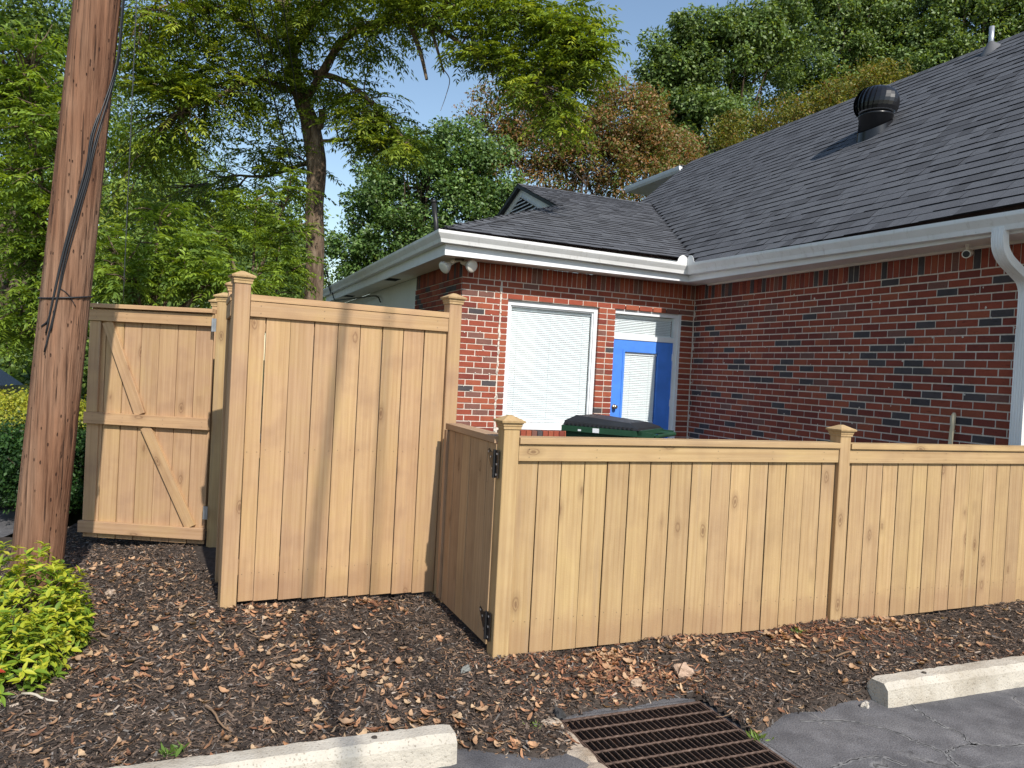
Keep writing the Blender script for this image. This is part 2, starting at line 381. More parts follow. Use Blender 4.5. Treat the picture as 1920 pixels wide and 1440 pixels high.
EDGE_A = np.array([-6,-.5,-.3,-.08,.05,.10,.12,.5,.90,.93,1.05,1.25,1.68,1.85,6.0])
EDGE_B = np.array([-.72,-.72,-.78,-.90,-.90,-.80,-.56,-.565,-.55,-1.02,-.93,-.84,-.82,-.82,-.82])
def wob(x, y, s=1.0, seed=0):
    return (np.sin(x*3.1*s+seed)*np.cos(y*4.3*s+1.7*seed)+.6*np.sin(x*9.7*s+y*7.1*s+seed)+.4*np.sin(x*21*s-y*17*s+2*seed))/2
def bed(x, y):
    """how far inside the mulch bed (metres, + inside)"""
    dx, dy = x-OL[0], y-OL[1]; a = dx*D1[0]+dy*D1[1]; b = -(dx*D2[0]+dy*D2[1])
    return b-np.interp(a, EDGE_A, EDGE_B)+.035*wob(x, y, 1.3, 2), a, b
def mulch_z(x, y):
    e, a, b = bed(x, y)
    h = np.maximum(gh(x, y), .012)+.007*wob(x, y, 2.2, 1)+.006*wob(x, y, 6, 4)+.004*wob(x, y, 15, 7)
    dg = np.hypot(np.maximum(np.maximum(GA0-a, a-GA1), 0), np.maximum(np.maximum(GB0-b, b-GB1), 0))
    h = .012+(h-.012)*np.clip(dg/.16, 0, 1)**.8
    k = np.clip((e+.01)/.09, 0, 1); k = k*k*(3-2*k)
    return -.05+(h+.05)*k

o = mob('ground', [(-600,-300,-.12),(600,-300,-.12),(600,900,-.12),(-600,900,-.12)], [(0,1,2,3)], simple('dry_grass_ground', (.07,.075,.035,1), .95, .1, .4, 2, 0, .5)); tag(o, kind='structure')

# parking lot with the drain opening left out
xs = [-9, GA0-.03, GA1+.03, 9]; ys = [-12, GB0-.03, GB1+.03, .1]
V = []; Fc = []
for i in range(3):
    for j in range(3):
        if i == 1 and j == 1: continue
        b = len(V); V += [FAB(xs[i],ys[j]), FAB(xs[i+1],ys[j]), FAB(xs[i+1],ys[j+1]), FAB(xs[i],ys[j+1])]; Fc.append((b,b+1,b+2,b+3))
o = mob('parking_lot', V, Fc, M_ASPH); tag(o, kind='structure')
# cracks in the asphalt: a dark split with pale dust along it
PLOT = o; M_DUST = NT('pale_crack_dust'); vv_ = M_DUST.coord('Object'); cc_ = M_DUST.ramp(M_DUST.noise(vv_, 26, 5), [(.40, (.12,.117,.118)), (.70, (.27,.262,.255))]); M_DUST = M_DUST.fin(cc_, .9, .2)
for ln_ in ([(1500,1352),(1580,1352),(1640,1362),(1692,1378),(1722,1392),(1752,1404),(1776,1414),(1792,1432),(1806,1446)], [(1706,1320),(1740,1345),(1770,1363),(1800,1374),(1815,1390),(1832,1398)], [(1776,1412),(1800,1400),(1830,1396),(1880,1400),(1925,1396)], [(1560,1440),(1600,1425),(1650,1420),(1700,1436)]):
    Pc = smooth_pts([atz(x_, y_, 0) for x_, y_ in ln_], 8); rs_ = np.random.RandomState(len(ln_)); T_ = np.gradient(Pc, axis=0); N_ = np.stack([-T_[:,1], T_[:,0], 0*T_[:,0]], 1); N_ /= np.linalg.norm(N_, axis=1)[:,None]+1e-9
    Pc = Pc+N_*rs_.normal(0, .004, (len(Pc),1))
    for nm_, wd0, z_, m_ in (('dust', .014, .0012, M_DUST), ('crack', .0022, .0022, M_DARK)):
        sm_ = lambda: np.convolve(rs_.uniform(.1,1.6,len(Pc)+4), np.ones(5)/5, 'valid'); wl_, wr_ = wd0*sm_(), wd0*sm_(); Vc = np.concatenate([Pc-N_*wl_[:,None], Pc+N_*wr_[:,None]]); Vc[:,2] = z_; k_ = len(Pc)
        mob(nm_, Vc, [(i_, i_+1, k_+i_+1, k_+i_) for i_ in range(k_-1) if not (nm_ == 'crack' and i_ % 7 == 3)], m_, PLOT)
V = [(-12,5.6,.035),(-4.1,6.2,.045),(-4.25,7.6,.045),(-4.6,16,.06),(-30,16,.06),(-30,6,.04)]
o = mob('driveway', V, [(0,1,2,3,4,5)], M_ASPH); tag(o, kind='structure')
V = [FAB(-.2,.9,.06), FAB(9,.9,.06), FAB(9,6.6,.06), FAB(-.2,6.6,.06)]
o = mob('back_yard', V, [(0,1,2,3)], simple('dark_yard_soil', (.06,.05,.04,1), .95, .1, .4, 4, 0, .5)); tag(o, kind='structure')  # soil colour kept dark to cut light bounced onto the brick wall

# mulch bed: uneven sheet
n_x, n_y = 420, 230
gx, gy = np.meshgrid(np.linspace(-4.0, 5.4, n_x), np.linspace(2.0, 7.2, n_y))
gz = mulch_z(gx, gy)
e, a_, b_ = bed(gx, gy)
gz = np.where((b_ > .9) & (a_ > -.3), .03, gz)
idx = np.arange(n_x*n_y).reshape(n_y, n_x)
Q = np.stack([idx[:-1,:-1], idx[:-1,1:], idx[1:,1:], idx[1:,:-1]], -1).reshape(-1, 4)
em = e.reshape(-1); inside_grate = ((a_ > GA0) & (a_ < GA1) & (b_ > GB0) & (b_ < GB1-.01)).reshape(-1)
keep = (em[Q].max(1) > -.03) & ~inside_grate[Q].any(1) & ~((gx < -3.75) & (gy > 6.1)).reshape(-1)[Q].any(1)
o = mob('mulch_bed', np.stack([gx, gy, gz], -1).reshape(-1, 3), Q[keep], M_SOIL, smooth=True); tag(o, kind='structure')

def visible_xy(n, dens=None):
    """random points in the part of the bed the camera can see, denser near the camera"""
    out = []
    while sum(len(q) for q in out) < n:
        x = np.random.uniform(-3.7, 4.6, 40000); y = np.random.uniform(2.3, 6.6, 40000)
        e, a, b = bed(x, y)
        ok = (e > -.03) & (np.random.rand(len(x)) < np.clip((3.6/np.maximum(y,2))**1.6, 0, 1)) & ~((a > GA0-.02) & (a < GA1+.02) & (b < GB1+.0))
        ok &= ~((a > 0) & (b > .06)) & (np.abs(x/y) < .72)
        # behind the tall fence nothing is seen
        tx, ty = x+1.59, y-4.366; ta = tx*.870+ty*.492; tb = -tx*.492+ty*.870
        ok &= ~((ta > .05) & (tb > .08) & (a < .2) & (b > .95))
        out.append(np.stack([x[ok], y[ok]], 1))
    return np.concatenate(out)[:n]

def orient(n, tilt):
    """n random frames: long axis d, side s, normal m, mostly lying flat"""
    t = np.random.uniform(0, 2*np.pi, n)
    m = np.stack([np.random.normal(0, tilt, n), np.random.normal(0, tilt, n), np.ones(n)], 1); m /= np.linalg.norm(m, axis=1)[:,None]
    d = np.stack([np.cos(t), np.sin(t), np.zeros(n)], 1); d -= m*(d*m).sum(1)[:,None]; d /= np.linalg.norm(d, axis=1)[:,None]
    return d, np.cross(m, d), m
# bark chips: nobody could count them
n = 100000
xy = visible_xy(n); p = np.stack([xy[:,0], xy[:,1], mulch_z(xy[:,0], xy[:,1])+np.random.uniform(-.003, .010, n)], 1)
d, s, m = orient(n, .45)
L = np.random.gamma(3.0, .0065, n).clip(.006, .07)[:,None]; Wd = (L[:,0]*np.random.uniform(.08, .38, n)).clip(.0016, .012)[:,None]; T = Wd*.45
V = np.stack([p-d*L/2-s*Wd/2, p+d*L/2-s*Wd*.35, p+d*L/2+s*Wd*.35, p-d*L/2+s*Wd/2, p-d*L*.42+m*T, p+d*L*.40+m*T*.8], 1).reshape(-1, 3)
b = (np.arange(n)*6)[:,None]
Fq = np.concatenate([b+np.array([[0,1,5,4]]), b+np.array([[2,3,4,5]])]); 
pal = np.array([[.032,.025,.021],[.062,.046,.037],[.10,.072,.056],[.14,.104,.082],[.20,.14,.10],[.29,.175,.105],[.16,.143,.13],[.36,.29,.23]])
ci = np.random.choice(len(pal), n, p=[.20,.20,.19,.15,.10,.075,.06,.025]); col = pal[ci]*np.random.uniform(.75, 1.25, (n,1))
red = np.exp(-((p[:,0]-1.9)**2/.5+(p[:,1]-4.72)**2/.03))+.8*np.exp(-((p[:,0]-.55)**2/.25+(p[:,1]-4.02)**2/.06))
pick_ = np.random.rand(n) < red*.75; col[pick_] = np.array([.26,.12,.07])*np.random.uniform(.5,1.2,(pick_.sum(),1))
o = mob('bark_chips', V, Fq, M_CHIP, cols=np.repeat(col, 6, 0)); tag(o, 'loose dark brown bark chips covering the planting bed', 'mulch', kind='stuff')

# dry leaves
def leaf_mesh(name, ln, wd, curl, cup, lobes=0, seed=0):
    rs = np.random.RandomState(seed); k = 7; V = []; Fc = []
    for i in range(k+1):
        t = i/k; half = wd/2*math.sin(math.pi*min(1, t*.94+.03))**.8
        if lobes: half *= .62+.38*abs(math.sin(t*math.pi*lobes))*1.3
        tw = curl*(t-.5)**2*ln; z = abs(tw)+.004
        y = (t-.5)*ln
        for sgn in (-1, 0, 1):
            V.append((sgn*half*(1+rs.uniform(-.12,.12)), y, z+(cup*half if sgn else 0)+rs.uniform(-.002,.002)))
    for i in range(k):
        for q in (0, 1): Fc.append((i*3+q, i*3+q+1, i*3+q+4, i*3+q+3))
    return V, Fc
LEAFCOL = [(.44,.23,.125),(.47,.275,.155),(.36,.17,.095),(.49,.32,.195),(.26,.125,.072),(.52,.365,.225)]
leaf_meshes = []
for i in range(14):
    lob_ = 3 if i % 4 == 1 else 2 if i % 7 == 2 else 0
    V, Fc = leaf_mesh('dry_leaf', random.uniform(.045,.085), random.uniform(.030,.046) if lob_ else random.uniform(.014,.032), random.uniform(.2,1.1), random.uniform(.05,.7), lob_, i)
    c = np.array(LEAFCOL[i % 6])*random.uniform(.8,1.15)
    me_ = mesh_from('dry_leaf', V, Fc, M_LITTER, smooth=True, cols=np.tile(c, (len(V),1))*np.random.uniform(.75,1.15,(len(V),1))); me_['kind_i'] = i; me_['lobed'] = bool(lob_)
    leaf_meshes.append((me_, V, Fc, c))
def litter_xy(n):
    c = np.array([at_xy for at_xy in [(-1.6,3.9,.35),(-1.15,3.95,.35),(-.75,3.7,.3),(-2.0,4.25,.3),(-1.3,4.2,.3),(-1.9,3.7,.3),(.75,3.95,.18),(.6,4.05,.25),(.25,3.75,.3),(-.3,3.25,.15),(-.55,3.15,.2),(.0,3.15,.12),(1.9,4.65,.25),(.6,4.22,.12),(1.1,4.42,.12),(1.7,4.66,.12),(2.5,4.98,.14),(-1.3,4.42,.12),(-.8,4.70,.12),(-1.9,5.3,.4),(-2.4,5.2,.35),(2.9,5.0,.4)]])
    out = []
    while len(out) < n:
        if random.random() < .74:
            k = c[random.randrange(len(c))]; x, y = random.gauss(k[0], k[2]), random.gauss(k[1], k[2]*.7)
        else:
            x, y = visible_xy_cache[random.randrange(len(visible_xy_cache))]
        e, a, b = bed(np.array(x), np.array(y))
        tx, ty = x+1.59, y-4.366; ta = tx*.870+ty*.492; tb = -tx*.492+ty*.870
        if e < -.04 or (a > 0 and b > -.02) or (ta > -.05 and tb > -.02) or (GA0 < a < GA1 and b < GB1) or abs(x/y) > .70 or y < 2.2: continue
        if y > 5.85 or (a < 0 and a > -.12 and b > 0): continue
        out.append((x, y))
    return out
visible_xy_cache = visible_xy(4000)
pts = litter_xy(1900)
pts.sort(key=lambda q: q[0]**2+q[1]**2)
for i, (x, y) in enumerate(pts[:300]):
    z = float(mulch_z(np.array(x), np.array(y)))
    mw = Matrix.Translation((x, y, z+random.uniform(.004,.014))) @ Matrix.Rotation(random.uniform(0,6.28), 4, 'Z') @ Matrix.Rotation(random.gauss(0,.32), 4, 'X') @ Matrix.Rotation(random.gauss(0,.32), 4, 'Y') @ Matrix.Scale(random.uniform(.55,1.05), 4)
    o = place(bpy.data.objects.new('fallen_leaf', leaf_meshes[random.randrange(14)][0]), None, mw)
    li = o.data.get('kind_i', 0); q_ = project([(x, y, z)])[0][0]
    zone = 'in front of the tall fence' if 380 < q_[0] < 830 and q_[1] < 1300 else 'before the open gate' if q_[0] <= 380 and q_[1] < 1150 else 'beside the green bush' if q_[0] <= 380 else 'along the left wheel stop' if q_[0] < 900 and q_[1] >= 1300 else 'around the drain grate' if q_[0] < 1350 and q_[1] > 1290 else 'below the low fence' if q_[0] < 1500 else 'behind the right wheel stop'
    tag(o, ('tan','sandy','rust brown','pale buff','dark brown','straw coloured')[li % 6]+(' lobed' if o.data.get('lobed') else ' curled')+' dry leaf on the mulch '+zone, 'leaf', 'dry leaves fallen on the mulch')
VV = []; FF = []; CC = []; nb = 0
for x, y in pts[300:]:
    me, V, Fc, c = leaf_meshes[random.randrange(14)]
    mw = Matrix.Translation((x, y, float(mulch_z(np.array(x), np.array(y)))+random.uniform(.002,.012))) @ Matrix.Rotation(random.uniform(0,6.28), 4, 'Z') @ Matrix.Rotation(random.gauss(0,.28), 4, 'X') @ Matrix.Rotation(random.gauss(0,.28), 4, 'Y') @ Matrix.Scale(random.uniform(.45,.95), 4)
    VV.append(np.c_[np.array(V), np.ones(len(V))] @ np.array(mw).T[:, :3]); FF.append(np.array(Fc)+nb); nb += len(V); CC.append(np.tile(c*random.uniform(.75,1.2), (len(V),1)))
o = mob('leaf_litter', np.concatenate(VV), np.concatenate(FF), M_LITTER, smooth=True, cols=np.concatenate(CC)); tag(o, 'scattered small dry leaves strewn over the mulch by the fences', 'leaf litter', kind='stuff')
# fine twigs and straw
VV = []; FF = []; nb = 0
for x, y in visible_xy(420):
    z = float(mulch_z(np.array(x), np.array(y)))+.006; t = random.uniform(0, 6.28); ln = random.uniform(.03,.13); k = random.uniform(-.3,.3)
    P = [(x+ln*q*math.cos(t+k*q), y+ln*q*math.sin(t+k*q), z+random.uniform(0,.008)) for q in (0,.33,.66,1)]
    V, Fc = tube_vf(P, random.uniform(.0007,.0017), 4); Fc = [f for f in Fc if len(f) == 4]; VV.append(np.array(V)); FF.append(np.array(Fc)+nb); nb += len(V)
o = mob('twigs', np.concatenate(VV), np.concatenate(FF), simple('dry_twig', (.24,.16,.10,1), .9, .1, .4, 3)); tag(o, 'thin dry twigs and straw scattered among the mulch', 'twigs', kind='stuff')
for nm, lab, pa, pb, r in (('stick', 'pale peeled stick lying by the green bush', (40,1322), (105,1330), .006), ('stick', 'thin brown stick on mulch in front of the tall fence', (385,1337), (432,1370), .005), ('stick', 'short twig on the mulch above the right kerb stop', (1567,1238), (1610,1226), .005)):
    A, B = [], []
    for q, (px, py) in enumerate((pa, pb)):
        P = atz(px, py, .06); P[2] = float(mulch_z(P[0], P[1]))+.014; (A if q == 0 else B).extend(P)
    A, B = np.array(A), np.array(B); P = [A+(B-A)*t+np.array([0,0,.006*math.sin(t*5)])+D1*.008*math.sin(t*7) for t in np.linspace(0,1,6)]
    V, Fc = tube_vf(P, [r*.9,r,r,r*.9,r*.8,r*.5], 7); o = mob(nm, V, Fc, simple('stick_wood', (.50,.44,.36,1) if 'pale' in lab else (.22,.14,.085,1), .8, .2), smooth=True); tag(o, lab, 'stick')

# rocks
def rock(name, label, px, py, size, col, flat=.7, seed=1, sink=.3):
    rs = np.random.RandomState(seed); P = atz(px, py, .06)
    z = max(float(mulch_z(P[0], P[1])), 0.0); P = atz(px, py, z); V = []; Fc = []; seg, rin = 14, 8
    for i in range(rin+1):
        th = math.pi*i/rin
        for k in range(seg):
            ph = 2*math.pi*k/seg; dv = np.array([math.sin(th)*math.cos(ph), math.sin(th)*math.sin(ph), math.cos(th)])
            r = 1+.22*math.sin(2.3*dv[0]*2+seed)+.18*math.sin(3.1*dv[1]*2+2*seed)+.12*math.sin(5*dv[2]+4*dv[0])+rs.uniform(-.05,.05)
            V.append(dv*r*size/2*np.array([1,.8,flat]))
    Fc = [(i*seg+k, (i+1)*seg+k, (i+1)*seg+(k+1)%seg, i*seg+(k+1)%seg) for i in range(rin) for k in range(seg)]
    o = mob(name, V, Fc, concrete(name+'_stone', col, 6), None, Matrix.Translation((P[0],P[1],z+size*flat*.5*(1-sink))) @ Matrix.Rotation(seed, 4, 'Z')); tag(o, label, 'rock')
rock('rock', 'pale pinkish rock on mulch below the low fence', 1280, 1268, .105, (.62,.44,.32), .75, 1)
rock('rock', 'flat crumbling tan rock in front of the drain grate', 1192, 1287, .085, (.60,.44,.32), .55, 2)
rock('rock', 'small white pebble by the end of the right kerb stop', 1622, 1326, .042, (.72,.66,.58), .8, 3)
rock('rock', 'rounded grey stone half buried near the low gate hinge post', 873, 1258, .05, (.30,.31,.29), .7, 4, .6)
rock('rock', 'dark lump of asphalt at the corner of the drain grate', 1048, 1344, .06, (.07,.07,.072), .7, 5)
rock('rock', 'small tan stone on mulch in front of the open gate', 208, 1115, .06, (.55,.42,.32), .6, 6)

# ------------------------------------------------------------------ kerb stops (concrete wheel stops)
def wheel_stop(label, a0, a1, b_back, seed):
    t = thing('wheel_stop', label, 'wheel stop', FAB((a0+a1)/2, b_back-.075, 0), PSI, 'concrete wheel stops along the bed')
    ln = a1-a0; prof = [(-.078,-.01),(.078,-.01),(.074,.082),(.045,.118),(-.040,.120),(-.070,.090)]
    V = []; Fc = []; N = 60; k = len(prof); rs = np.random.RandomState(seed)
    for i in range(N+1):
        x = -ln/2+ln*i/N; e = min(1, (.012+min(i, N-i)*ln/N)/.03)
        for q, (y, z) in enumerate(prof):
            V.append((x, y*(.86+.14*e)+rs.uniform(-.0022,.0022), z*(.88+.12*e)+(rs.uniform(-.0025,.0025) if z > 0 else 0)))
    for i in range(N):
        for q in range(k): Fc.append((i*k+q, i*k+(q+1)%k, (i+1)*k+(q+1)%k, (i+1)*k+q))
    Fc += [tuple(range(k-1,-1,-1)), tuple(range(N*k, N*k+k))]
    mob('block', V, Fc, M_CONC, t, WM[t.name])
    b = MB()
    for x in (-ln*.32, ln*.32): b.lathe([(.012,.11),(.012,.1245),(.004,.125)], 10, (x,0,0))
    b.build('anchor_pin', M_NAIL, t, WM[t.name])
wheel_stop('weathered concrete wheel stop in the lower left, below the mulch', -2.30, -.455, -.645, 1)
wheel_stop('weathered concrete wheel stop on the right beside the cracked asphalt', 1.84, 3.70, -.745, 2)

# ------------------------------------------------------------------ storm drain
t = thing('drain_grate', 'rusty steel storm drain grate set between mulch and asphalt', 'drain grate', FAB((GA0+GA1)/2, (GB0+GB1)/2, 0), PSI)
gm = WM[t.name]; hw, hl = (GA1-GA0)/2, (GB1-GB0)/2
M_RUST = NT('rusty_steel'); v = M_RUST.coord('Object'); c = M_RUST.ramp(M_RUST.noise(v, 45, 5), [(.3, (.055,.034,.027)), (.55, (.125,.08,.06)), (.75, (.20,.14,.11))]); M_RUST.bump(M_RUST.noise(v, 160, 3), .5, .003); M_RUST = M_RUST.fin(c, .75, .35, .25)
def shared(name, mb, mats):
    return mesh_from(name, mb.V, mb.F, mats, midx=mb.I)
bar = shared('bearing_bar', MB().box(-.0019,.0019,-hl+.012,hl-.012,-.026,.004), M_RUST)
nb_ = 25
for i in range(nb_):
    x = -hw+.02+(2*hw-.04)*i/(nb_-1)
    place(bpy.data.objects.new('bearing_bar', bar), t, gm @ Matrix.Translation((x, 0, 0)))
rodm = MB(); P = [(x, 0, 0) for x in np.linspace(-hw+.012, hw-.012, 60)]
P = [(x, .0012*math.sin(i*1.9), .0012*math.cos(i*1.9)) for i, (x, _, _) in enumerate(P)]
rodm.tube(P, .0052, 6); rod = shared('cross_rod', rodm, M_RUST)
for i in range(10):
    y = hl-.02-.1016*i
    if y < -hl+.01: break
    place(bpy.data.objects.new('cross_rod', rod), t, gm @ Matrix.Translation((0, y, .0055)))
fr = MB(); fr.box(-hw,-hw+.012,-hl,hl,-.034,.006); fr.box(hw-.012,hw,-hl,hl,-.034,.006); fr.box(-hw+.012,hw-.012,hl-.01,hl,-.034,.003); fr.box(-hw+.012,hw-.012,-hl,-hl+.01,-.034,.003)
fr.build('frame', M_RUST, t, gm)
rim = MB(); rim.box(-hw-.05,-hw-.0005,-hl-.05,hl+.05,-.04,-.002); rim.box(hw+.0005,hw+.05,-hl-.05,hl+.05,-.04,-.002); rim.box(-hw-.0005,hw+.0005,hl+.0005,hl+.05,-.04,-.002); rim.box(-hw-.0005,hw+.0005,-hl-.05,-hl-.0005,-.04,-.002)
rim.build('rim', M_ASPH, t, gm)
# the pit below, with beams and debris
pit = MB(); dpt = -.75
pit.box(-hw-.02,-hw,-hl,hl,dpt,-.036); pit.box(hw,hw+.02,-hl,hl,dpt,-.036); pit.box(-hw-.02,hw+.02,hl,hl+.02,dpt,-.036); pit.box(-hw-.02,hw+.02,-hl-.02,-hl,dpt,-.036); pit.box(-hw,hw,-hl,hl,dpt-.02,dpt)
pit.build('catch_basin', simple('dark_pit_wall', (.03,.024,.02,1), .85, .2, .4, 6), t, gm)  # pit walls coloured near black so the grate openings read dark
bm_ = MB()
for x in (-.22, .04, .27): bm_.box(x-.022, x+.022, -hl, hl, -.09, -.036)
bm_.build('support_beam', simple('rusty_beam', (.02,.014,.012,1), .8, .3, .4, 14), t, gm)
lit = MB()
for i in range(26):
    x, y = random.uniform(-hw+.04,hw-.04), random.uniform(-hl+.04,hl-.04); a = random.uniform(0,6.28); q = random.uniform(.012,.03)
    lit.add([(x+q*math.cos(a), y+q*math.sin(a), random.uniform(-.034,-.02)), (x+q*.4*math.cos(a+1.6), y+q*.4*math.sin(a+1.6), -.028), (x-q*math.cos(a), y-q*math.sin(a), random.uniform(-.034,-.02)), (x+q*.4*math.cos(a-1.6), y+q*.4*math.sin(a-1.6), -.024)], [(0,1,2,3)])
tag(lit.build('debris', simple('caught_leaf', (.34,.19,.10,1), .8, .2, .4, 9), t, gm), kind='stuff')
# broken concrete collar on the left
V = []; Fc = []; N = 30; rs = np.random.RandomState(3)
for i in range(N+1):
    b = GB1+.02-(GB1+.02-GB0)*i/N; w_ = .075+.03*math.sin(i*.9)+rs.uniform(-.018,.018)
    z1 = .012+.006*math.sin(i*1.3)+rs.uniform(-.004,.004)
    V += [FAB(GA0-w_-.04,b,-.03), FAB(GA0-w_,b,z1*.7), FAB(GA0-.04,b,z1+.004), FAB(GA0-.004,b,z1), FAB(GA0-.004,b,-.05)]
for i in range(N):
    for q in range(4): Fc.append((i*5+q, i*5+q+1, (i+1)*5+q+1, (i+1)*5+q))
o = mob('drain_collar', V, Fc, concrete('crumbled_concrete', (.56,.46,.36), 3)); tag(o, kind='structure')
# ------------------------------------------------------------------ fences
def unit(v): v = np.array(v, float); return v/np.linalg.norm(v)
def plank(name, parent, p0, p1, wd, th, front, mat, ch=.0022, warp=0.0, label=None):
    """board from p0 to p1 (middle of its front face); local z runs along the grain"""
    p0, p1 = np.array(p0, float), np.array(p1, float); L = np.linalg.norm(p1-p0); z = (p1-p0)/L
    f = np.array(front, float); f = unit(f-z*(f@z)); x = np.cross(f, z)
    sec = [(-wd/2,-th),(wd/2,-th),(wd/2,-ch),(wd/2-ch,0),(-wd/2+ch,0),(-wd/2,-ch)]
    V = []; n = 3 if L < .7 else 6
    ph = random.uniform(0, 6)
    for i in range(n+1):
        t = i/n; q = warp*math.sin(t*math.pi*1.3+ph); q2 = warp*.6*math.sin(t*4+ph*2)
        V += [(a+q, b+(q2 if b > -th else q2), t*L) for a, b in sec]
    Fc = [tuple(range(5,-1,-1)), tuple(range(n*6, n*6+6))]+[(i*6+k, i*6+(k+1)%6, (i+1)*6+(k+1)%6, (i+1)*6+k) for i in range(n) for k in range(6)]
    o = mob(name, V, Fc, mat, parent, frame(p0, x, f, z))
    if label: o['label'] = label
    return o
def cap_mesh():
    b = MB()
    def ring(w0, w1, z0, z1):
        V = [(sx*w0, sy*w0, z0) for sx, sy in ((-1,-1),(1,-1),(1,1),(-1,1))]+[(sx*w1, sy*w1, z1) for sx, sy in ((-1,-1),(1,-1),(1,1),(-1,1))]
        b.add(V, [(3,2,1,0),(4,5,6,7)]+[(i,(i+1)%4,4+(i+1)%4,4+i) for i in range(4)])
    ring(.0505,.0505,0,.012); ring(.0505,.0545,.012,.018); ring(.0545,.0545,.018,.028); ring(.0585,.0585,.0282,.034); ring(.066,.068,.0342,.044)
    ring(.0675,.010,.0442,.072)
    return mesh_from('post_cap', b.V, b.F, M_WOOD_L)
CAPM = cap_mesh()
def post(parent, foot, ztop, along, front, mat, w=.089, cap=True):
    """foot: middle of the post's plan; ztop: where the cap sits"""
    foot = np.array(foot, float); f = unit(front); p0 = foot+f*w/2
    o = plank('post', parent, (p0[0],p0[1],foot[2]-.35), (p0[0],p0[1],ztop), w, w, f, mat, .003)
    if cap:
        mw = frame((foot[0],foot[1],ztop), unit(along), unit(np.cross(UP, unit(along))), UP)
        place(bpy.data.objects.new('post_cap', CAPM), o, mw)
    return o
NAILV = [(math.cos(k*math.pi/3)*.0023, 0, math.sin(k*math.pi/3)*.0023) for k in range(6)]
def nails(parent, pts, front):
    """pts in the world, on the board faces"""
    f = unit(front); x = unit(np.cross(f, UP)); b = MB()
    for p in pts:
        p = np.array(p)+f*.0012
        b.add([p+x*v[0]+UP*v[2] for v in NAILV], [tuple(range(6))])
    if b.V: tag(b.build('nails', M_NAIL, parent), kind='stuff')
ZC = -.345+GZ                                     # top of the low fence's cap rail
lf = thing('low_fence', 'chest high stained board fence with capped posts running to the right edge', 'fence', FAB(0,0,0))
posts_a = [.045, 2.376, 4.50]
for a in posts_a: post(lf, FAB(a, .0445, .1), -.302+GZ, D1, D2, M_WOOD_L)
def board_run(parent, P, a0, a1, zb, zt, b, front, mat, seams=None, wd=.1395, th=.016, nlz=(), nl=None):
    """vertical boards from a0 to a1 along P(a,b,z); zb(a) gives the foot"""
    a = a0; i = 0; NP = []
    while a < a1-.02:
        if seams is not None and i < len(seams): w_ = seams[i]-a
        else: w_ = wd+random.uniform(-.002,.003)
        w_ = min(w_, a1-a)
        g = random.choice([.003,.004,.0055,.007,.009]); c = a+w_/2
        plank('board', parent, P(c, b+random.uniform(-.0015,.0015), zb(c)), P(c+random.uniform(-.002,.002), b+random.uniform(-.0015,.0015), zt), w_-g, th, front, mat, .0012, random.uniform(0,.0013))
        for z in nlz:
            for q in (-.3, .3): NP.append(P(c+q*w_+random.uniform(-.008,.008), b-.0012, z+random.uniform(-.012,.012)))
        a += w_; i += 1
    return NP
NP = []
zbl = lambda a: .095+.006*math.sin(a*2)+.004*a
sm = [.221+.1425*k for k in range(15)]+[2.330]
NP += board_run(lf, FAB, .092, 2.329, zbl, ZC-.055, .030, D2, M_WOOD_LB, sm, nlz=(.28,))
NP += board_run(lf, FAB, 2.423, 4.453, zbl, ZC-.055, .030, D2, M_WOOD_LB, [2.462], nlz=(.28,))
for a0, a1, zo in ((.093,2.328,0), (2.424,4.452,-.004)):
    plank('fascia_board', lf, FAB(a0,.007,ZC-.083+zo), FAB(a1,.007,ZC-.083+zo), .089, .019, D2, M_WOOD_L)
    plank('cap_rail', lf, FAB(a0-.001,-.008,ZC-.018+zo), FAB(a1,-.008,ZC-.018+zo), .035, .115, D2, M_WOOD_L)
    for z in (.28, .95): plank('back_rail', lf, FAB(a0,.0485,z), FAB(a1,.0485,z), .089, .038, D2, M_WOOD_L)
    for a in np.arange(a0+.06, a1, .41):
        for z in (-.062, -.105): NP.append(FAB(a, .0055, ZC+z))
nails(lf, NP, D2)

# tall fence
TA = R_(29.5); DT = np.array([math.cos(TA), math.sin(TA), 0]); NTF = np.array([math.sin(TA), -math.cos(TA), 0]); OT = np.array([-1.598, 4.362, 0])
def TAB(a, b, z=0.0): return OT+DT*a-NTF*b+UP*z
ZT = .366+GZ
tf = thing('tall_fence', 'head high stained board fence panel between two capped posts', 'fence', TAB(0,0,.18))
T1A = 1.385
post(tf, TAB(.0445,.0445,.18), .425+GZ, DT, NTF, M_WOOD); post(tf, TAB(T1A,.0445,.12), .425+GZ, DT, NTF, M_WOOD)
zbt = lambda a: .213-.062*a/1.25
NP = board_run(tf, TAB, .096, T1A-.047, zbt, ZT-.05, .024, NTF, M_WOOD_B, [.186,.328,.471,.613,.756,.898,1.041,1.183,T1A-.048], nlz=(.36, 1.08))
plank('fascia_board', tf, TAB(.092,.004,ZT-.083), TAB(T1A-.047,.004,ZT-.083), .087, .019, NTF, M_WOOD)
plank('cap_rail', tf, TAB(.091,.0,ZT-.019), TAB(T1A-.046,.0,ZT-.019), .037, .11, NTF, M_WOOD)
for z in (.40, 1.08, 1.82): plank('back_rail', tf, TAB(.095,.042,z), TAB(T1A-.05,.042,z), .089, .038, NTF, M_WOOD)
for a in (.15,.52,.93,1.26):
    for z in (-.062,-.105): NP.append(TAB(a,.0025,ZT+z))
nails(tf, NP, NTF)
